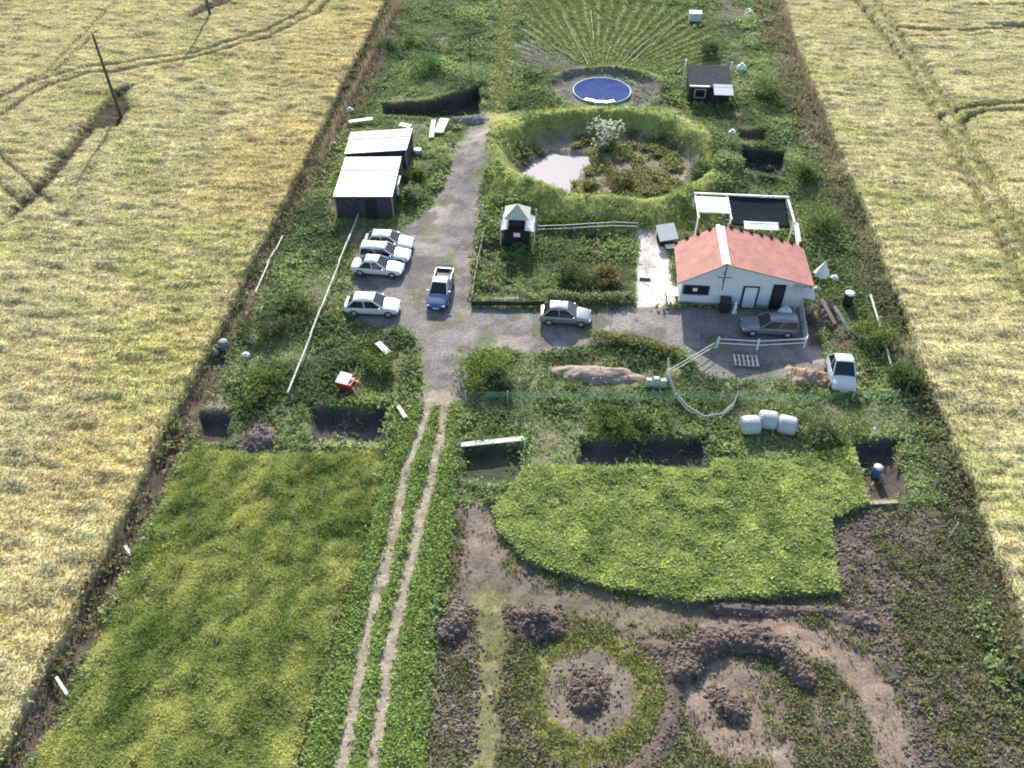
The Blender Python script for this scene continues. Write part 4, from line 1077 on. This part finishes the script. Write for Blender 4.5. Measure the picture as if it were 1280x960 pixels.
# ================================================================== VEHICLES
def car(name, label, cat, x, y, rz, L, W, H, paint, style='hatch', roof_mat=None, group=None):
    """front points along local +x"""
    t = thing(name, label, cat, (x, y, hz(x, y) + .02), rz, group)
    w = W / 2; gl = .20; belt = H * .60
    if style == 'van':      hood, cab0, cab1 = .86, .49, -.49
    elif style == 'pickup': hood, cab0, cab1 = .72, .22, -.12
    elif style == 'estate': hood, cab0, cab1 = .74, .20, -.47
    elif style == 'saloon': hood, cab0, cab1 = .74, .20, -.34
    else:                   hood, cab0, cab1 = .76, .22, -.44
    st = []
    for s, z0, z1, ws in ((-.50, .42, belt * .86, .86), (-.485, .30, belt * .95, .93), (-.44, gl, belt, .98), (-.30, gl, belt * 1.01, 1.0), (0, gl, belt, 1.0), (cab0, gl, belt * .99, 1.0),
                          (cab0 + .06, gl, belt * (hood / .76) * .95, .99), (.40, gl, belt * .86 * (hood / .76), .97), (.47, .26, belt * .76 * (hood / .76), .92), (.495, .34, belt * .60, .84)):
        ww = w * ws; xx = s * L
        st.append([(xx, -ww * .82, z0), (xx, -ww * .97, z0 + .12), (xx, -ww, (z0 + z1) / 2), (xx, -ww * .96, z1 - .07), (xx, -ww * .84, z1), (xx, 0, z1 + .035),
                   (xx, ww * .84, z1), (xx, ww * .96, z1 - .07), (xx, ww, (z0 + z1) / 2), (xx, ww * .97, z0 + .12), (xx, ww * .82, z0)])
    b = MB().loft(st); body = b.build('body', paint, t)
    sb = body.modifiers.new('round', 'SUBSURF'); sb.levels = sb.render_levels = 2
    # greenhouse corner points: belt level and roof level
    fx0, rx0 = cab0 * L + .02, cab1 * L
    fx1 = fx0 - (.30 if style == 'van' else .80); rx1 = rx0 + (.10 if style in ('van', 'estate') else .58 if style == 'hatch' else .12 if style == 'pickup' else .55)
    zb, zr = belt - .02, H - .06; wb, wt = w * .90, w * .72
    lo = [Vector((fx0, -wb, zb)), Vector((fx0, wb, zb)), Vector((rx0, wb, zb)), Vector((rx0, -wb, zb))]
    hi = [Vector((fx1, -wt, zr)), Vector((fx1, wt, zr)), Vector((rx1, wt, zr)), Vector((rx1, -wt, zr))]
    # dark inner core stops light passing straight through
    MB().add([p * 1.0 - Vector((0, 0, .02)) for p in lo] + hi, [(3, 2, 1, 0), (4, 5, 6, 7), (0, 1, 5, 4), (1, 2, 6, 5), (2, 3, 7, 6), (3, 0, 4, 7)]).build('cabin', M['trimplastic'], t)
    def glass(nm, a, b_, c, d, out, m0=.07, m1=.10):
        q = [a, b_, c, d]; cen = sum(q, Vector()) / 4
        q = [p.lerp(cen, .13) + out * .012 for p in q]
        MB().add(q + [p - out * .01 for p in q], [(0, 1, 2, 3), (7, 6, 5, 4), (0, 4, 5, 1), (1, 5, 6, 2), (2, 6, 7, 3), (3, 7, 4, 0)]).build(nm, M['glass'], t)
    glass('windscreen', lo[0], lo[1], hi[1], hi[0], Vector((1, 0, .7)).normalized())
    glass('rear_window', lo[2], lo[3], hi[3], hi[2], Vector((-1, 0, .4)).normalized())
    for s, i0, i1 in ((-1, 0, 3), (1, 1, 2)):
        out = Vector((0, s, .35)).normalized()
        mb, mt = lo[i0].lerp(lo[i1], .5), hi[i0].lerp(hi[i1], .5)
        glass('side_window', lo[i0], mb, mt, hi[i0], out); glass('side_window', mb, lo[i1], hi[i1], mt, out)
    rf = MB()
    n = 8; rows_ = []
    for k in range(n + 1):
        u = k / n; xx = fx1 + .05 + (rx1 - fx1 - .1) * u; crown = .10 * (1 - (2 * u - 1) ** 2)
        rows_.append([(xx, -wt * 1.03, zr - .03), (xx, -wt * .98, zr + .01), (xx, -wt * .5, zr + .03 + crown * .8), (xx, wt * .5, zr + .03 + crown * .8), (xx, wt * .98, zr + .01), (xx, wt * 1.03, zr - .03)])
    rf.loft(rows_)
    for a_, b_ in ((lo[0], hi[0]), (lo[1], hi[1]), (lo[2], hi[2]), (lo[3], hi[3]), (lo[0].lerp(lo[3], .5), hi[0].lerp(hi[3], .5)), (lo[1].lerp(lo[2], .5), hi[1].lerp(hi[2], .5))):
        rf.tube([a_, b_], .05, 6)
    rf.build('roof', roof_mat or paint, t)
    for sx in (.31, -.31):
        for sy in (-1, 1):
            wh = MB().lathe([(.19, -.10), (.30, -.10), (.32, -.07), (.32, .07), (.30, .10), (.19, .10)], (0, 0, 0), 18, 'Y').build('wheel', M['black'], t, loc=(sx * L, sy * (w - .07), .31))
            MB().lathe([(.02, -.07), (.19, -.07), (.20, .07), (.02, .09)], (0, sy * .04, 0), 14, 'Y').build('rim', M['rim'], wh)
    for sy in (-1, 1):
        MB().box((.475 * L, sy * w * .66, belt * .62 * (hood / .76)), (.10, .34, .15)).build('headlight', M['lamp'], t, .02)
        MB().box((-.488 * L, sy * w * .74, belt * .78), (.08, .2, .26)).build('tail_light', M['redlens'], t, .02)
        MB().box((fx0 - .25, sy * (w + .06), belt + .06), (.12, .18, .12)).build('mirror', M['trimplastic'] if style == 'van' else paint, t, .02)
    MB().box((.482 * L, 0, .36), (.14, W * .86, .2)).build('bumper', M['trimplastic'], t, .04)
    MB().box((-.485 * L, 0, .42), (.12, W * .86, .2)).build('bumper', M['trimplastic'], t, .04)
    MB().box((.482 * L + .075, 0, .40), (.015, .5, .11)).build('number_plate', M['plate'], t)
    if style == 'pickup':
        MB().box((-.31 * L, 0, belt + .032), (.34 * L, W * .76, .03)).build('cargo_bed', M['trimplastic'], t)
        for sy in (-1, 1): MB().box((-.31 * L, sy * w * .86, belt + .14), (.36 * L, .07, .24)).build('bed_side', paint, t)
        MB().box((-.475 * L, 0, belt + .14), (.07, W * .8, .26)).build('tailgate', paint, t)
        rk = MB()
        for sx in (-.17, -.44):
            rk.tube([(sx * L, -w * .84, belt), (sx * L, -w * .78, H + .02), (sx * L, w * .78, H + .02), (sx * L, w * .84, belt)], .035, 6)
        for sy in (-1, 1): rk.tube([(-.17 * L, sy * w * .78, H + .02), (-.44 * L, sy * w * .78, H + .02)], .03, 6)
        rk.build('bed_frame', M['trimplastic'], t)
    return t
PI = math.pi
car('parked_car', 'white hatchback parked alone by the bushes, dark side windows showing', 'car', -14.98, 50.25, R_(1.5), 4.3, 1.7, 1.45, M['carwhite'])
gw = 'white cars parked side by side near the sheds'
car('parked_car', 'white car nearest the sheds, farthest back of the row of three', 'car', -15.3, 58.9, R_(0), 4.2, 1.62, 1.42, M['carwhite'], 'hatch', None, gw)
car('parked_car', 'white car in the middle of the row of three, with the others tight either side', 'car', -15.25, 57.1, R_(-1), 4.25, 1.62, 1.45, M['carwhite'], 'estate', None, gw)
car('parked_car', 'white car at the front of the row of three with its shaded side showing', 'car', -15.55, 55.3, R_(-3), 4.3, 1.62, 1.38, M['carwhite'], 'saloon', None, gw)
car('pickup', 'small blue pickup with sun glare painted white on its cab roof, standing on the road', 'pickup', -9.95, 52.6, R_(-92.5), 4.35, 1.62, 1.55, M['carblue'], 'pickup', M['white'])  # white roof paint stands in for sun glare on the blue cab
car('parked_car', 'silver hatchback parked in front of the vegetable plot hedge', 'car', .1, 50.3, R_(-1), 3.95, 1.65, 1.5, M['carsilver'])
car('parked_car', 'grey estate car shaded behind the white yard fence', 'car', 15.6, 50.3, R_(180), 4.2, 1.65, 1.45, M['cargrey'], 'estate')
car('parked_van', 'small white van facing the camera beside the straw heap', 'van', 19.9, 45.1, R_(-92), 3.1, 1.72, 1.85, M['carwhite'], 'hatch')

# ================================================================== SMALL OBJECTS
def bundle():
    x, y = at(976, 400); t = tag(MB().lathe([(.02, 0), (.5, 0), (.62, .3), (.6, .75), (.45, 1.15), (.2, 1.36), (.02, 1.4)], n=18).build('water_tank', M['white'], None, loc=(x + .1, 51.5, hz(x, y))), 'white rounded tank standing behind the right end of the grey car', 'tank')
    MB().lathe([(.10, 1.38), (.22, 1.39), (.22, 1.46), (.02, 1.48)], n=12).build('lid', M['offwhite'], t)
bundle()
def bale(label, px, py, rz):
    x, y = at(px, py, .6); z = hz(x, y)
    m_ = MB(); rings = []
    for r, s in ((.05, -.60), (.45, -.61), (.60, -.55), (.66, -.4), (.67, 0), (.66, .4), (.60, .55), (.45, .61), (.05, .60)):
        rings.append([(s + random.uniform(-.015, .015), r * math.cos(2 * PI * k / 20) * random.uniform(.98, 1.02), .63 + r * .95 * math.sin(2 * PI * k / 20) * random.uniform(.97, 1.02)) for k in range(20)])
    m_.loft(rings)
    o = m_.build('wrapped_bale', M['wrap'], None, loc=(x, y, z)); o.rotation_euler = (0, 0, rz)
    return tag(o, label, 'bale', 'wrapped bales by the green bed')
bale('left one of the three white wrapped bales', 938, 531, R_(8))
bale('middle one of the three white wrapped bales, set slightly back', 960, 525, R_(-6))
bale('right one of the three white wrapped bales, beside the bushy clump', 984, 531, R_(-14))
def cart():
    x, y = at(434, 486); t = thing('cart', 'small red cart box with a white lid and pale handle', 'cart', (x, y, hz(x, y)), R_(-15))
    MB().box((0, 0, .62), (1.1, .8, .6), taper=1.08).build('tub', M['red'], t, .03)
    MB().slab([(-.6, -.42, .95), (.35, -.42, .95), (.35, .48, 1.18), (-.6, .48, 1.18)], .05).build('lid', M['white'], t)
    for sy in (-1, 1): MB().lathe([(.05, -.06), (.28, -.06), (.30, 0), (.28, .06), (.05, .06)], (0, sy * .5, .30), 16, 'Y').build('wheel', M['black'], t)
    MB().tube([(.5, -.2, .75), (.95, -.5, .55), (1.15, -.75, .1)], .06, 6).build('handle', M['pink'], t)
    MB().tube([(.5, .3, .75), (1.0, .1, 1.0)], .05, 6).build('grip_bar', M['offwhite'], t)
cart()
def pallet():
    x, y = at(932, 452); t = thing('pallet', 'grey slatted pallet lying in front of the white yard fence', 'pallet', (x, y, hz(x, y)))
    for k in range(6): MB().box((-.8 + k * .32, 0, .16), (.16, 1.2, .03)).build('board', M['greywood'], t)
    for yy in (-.52, 0, .52): MB().box((0, yy, .08), (1.8, .10, .12)).build('bearer', M['wood'], t)
pallet()
def bin_():
    x, y = at(905, 388); t = thing('bin', 'black lidded bin against the white cottage front', 'bin', (x, 52.5, 0))
    MB().box((0, 0, .5), (.72, .7, 1.0), taper=1.12).build('body', M['black'], t, .03)
    MB().box((0, 0, 1.05), (.86, .84, .08)).build('lid', M['trimplastic'], t, .02)
    for s in (-1, 1): MB().lathe([(.02, -.03), (.1, -.03), (.1, .03), (.02, .03)], (s * .3, .38, .1), 10, 'X').build('wheel', M['black'], t)
bin_()
def gnome():
    x, y = at(917, 388)
    m_ = MB().lathe([(.02, 0), (.24, 0), (.22, .1), (.14, .3), (.16, .55), (.13, .72), (.06, .80), (.10, .88), (.11, .98), (.02, 1.1)], n=14)
    tag(m_.build('garden_ornament', M['white'], None, loc=(x, 52.3, 0)), 'small white cone shaped garden ornament beside the black bin', 'ornament')
gnome()
def table():
    x, y = at(838, 372); t = thing('table', 'white topped table at the left corner of the cottage', 'table', (x, 53.6, 0))
    MB().box((0, 0, .78), (.95, 1.1, .06)).build('tabletop', M['white'], t, .01)
    for sx in (-.4, .4):
        for sy in (-.45, .45): MB().box((sx, sy, .38), (.06, .06, .76)).build('leg', M['dark'], t)
table()
def parasol():
    x, y = at(1021, 362); t = thing('parasol', 'half folded white parasol right of the cottage', 'parasol', (x, y, hz(x, y)))
    MB().tube([(0, 0, 0), (0, 0, 2.7)], .03, 8).build('pole', M['grey'], t)
    rings = []
    for r, z in ((.66, 1.45), (.60, 1.62), (.42, 2.0), (.2, 2.4), (.03, 2.72)):
        rings.append([(r * (1 if k % 2 else .72) * math.cos(2 * PI * k / 16), r * (1 if k % 2 else .72) * math.sin(2 * PI * k / 16), z) for k in range(16)])
    MB().loft(rings).build('canopy', M['cloth'], t)
    MB().lathe([(.02, 0), (.35, 0), (.35, .08), (.06, .12), (.05, .3)], n=16).build('base', M['concrete'], t)
parasol()
def barrel(label, px, py, h, r, mb, ml):
    x, y = at(px, py); t = thing('barrel', label, 'barrel', (x, y, hz(x, y) - .03))
    MB().lathe([(.02, 0), (r * .9, 0), (r, h * .3), (r, h * .7), (r * .92, h)], n=18).build('drum', mb, t)
    MB().lathe([(.02, h), (r * .98, h), (r * .98, h + .07), (.3 * r, h + .12), (.02, h + .12)], n=18).build('lid', ml, t)
barrel('dark barrel with a bright white lid in the right hand scrub', 1058, 380, 1.1, .38, M['black'], M['white'])
barrel('dull grey barrel in the weeds on the left boundary', 280, 432, .8, .36, M['greyd'], M['greyd'])
barrel('low white tub beside the far shed verge', 522, 192, .5, .45, M['grey'], M['white'])
barrel('blue drum standing down in the right hand pit', 1098, 585, .9, .3, M['bluep'], M['offwhite'])
def blocks():
    for k, (px, py, h, l) in enumerate([(810, 484, .8, 'left of three white blocks by the arc fence'), (819, 484, .95, 'tallest middle one of three white blocks by the arc fence'), (828, 484, .75, 'right of three white blocks, touching the arc fence')]):
        x, y = at(px, py); o = MB().box((0, 0, h / 2 - .05), (.42, .3, h), R_(6 * k - 5), taper=.94).build('block', M['offwhite'], None, .03, loc=(x, y, hz(x, y)))
        tag(o, l, 'block', 'white blocks by the arc fence')
blocks()
def whitebox():
    x, y = at(868, 26); t = thing('storage_box', 'white box standing on brown earth at the top right of the fan garden', 'box', (x, y, hz(x, y)))
    MB().box((0, 0, .5), (1.45, 1.0, 1.0)).build('body', M['offwhite'], t, .03)
    MB().box((0, 0, 1.03), (1.55, 1.1, .08)).build('lid', M['white'], t, .02)
whitebox()
def sack(label, px, py, s, mat, nm='sack', cat='sack'):
    x, y = at(px, py)
    rings = []
    for z, r in ((0, .35), (.12, .5), (.35, .52), (.6, .42), (.72, .2), (.8, .1), (.9, .16)):
        rings.append([(r * s * math.cos(2 * PI * k / 12) * random.uniform(.9, 1.1) * 1.15, r * s * math.sin(2 * PI * k / 12) * random.uniform(.9, 1.1), z * s) for k in range(12)])
    tag(MB().loft(rings).build(nm, mat, None, loc=(x, y, hz(x, y) - .04)), label, cat)
sack('white sack dumped in the weeds right of the black hut', 926, 88, 1.0, M['cloth'])
sack('small pale sack in the left weeds below the grey barrel', 308, 446, .55, M['cloth'])
sack('dull grey sack lying on the left boundary beside the grey barrel', 268, 440, .6, M['greyd'])
sack('pale sack at the corner of the far right dug pit', 914, 172, .7, M['cloth'])
sack('small white sack among the weeds behind the scrap planks', 1042, 350, .6, M['cloth'])
sack('pale sack at the top end of the brush fence beside the far shed', 438, 140, .7, M['offwhite'])
def hoop():
    x, y = at(936, 24)
    m_ = MB()
    for dy in (0, .9): m_.tube([(-.5, dy, 0), (-.45, dy, .8), (0, dy, 1.05), (.45, dy, .8), (.5, dy, 0)], .06, 6)
    m_.tube([(0, 0, 1.05), (0, .9, 1.05)], .04, 6)
    tag(m_.build('hoop_frame', M['white'], None, loc=(x, y, hz(x, y))), 'white hoop frame in the scrub at the top right', 'frame')
hoop()
def tyre(label, px, py):
    x, y = at(px, py)
    m_ = MB(); rings = []
    for k in range(20):
        a = 2 * PI * k / 20
        rings.append([((.30 + .11 * math.cos(b)) * math.cos(a), (.30 + .11 * math.cos(b)) * math.sin(a), .11 + .11 * math.sin(b)) for b in (2 * PI * q / 10 for q in range(10))])
    rings.append(rings[0]); m_.loft(rings, cap=False)
    tag(m_.build('tyre', M['black'], None, loc=(x, y, hz(x, y))), label, 'tyre', 'old tyres by the road')
tyre('old black tyre on the road verge right of the far shed', 567, 184)
tyre('old black tyre lying behind the left corner of the far shed', 438, 164)
tyre('old black tyre on the verge between the wide board and the road', 572, 162)
def mat_():
    x, y = at(806, 350); tag(MB().box((0, 0, .03), (.9, .35, .05)).build('drain_grate', M['dark'], None, .008, loc=(x, y, .05)), 'dark drain grate set in the pale patio', 'grate')
mat_()
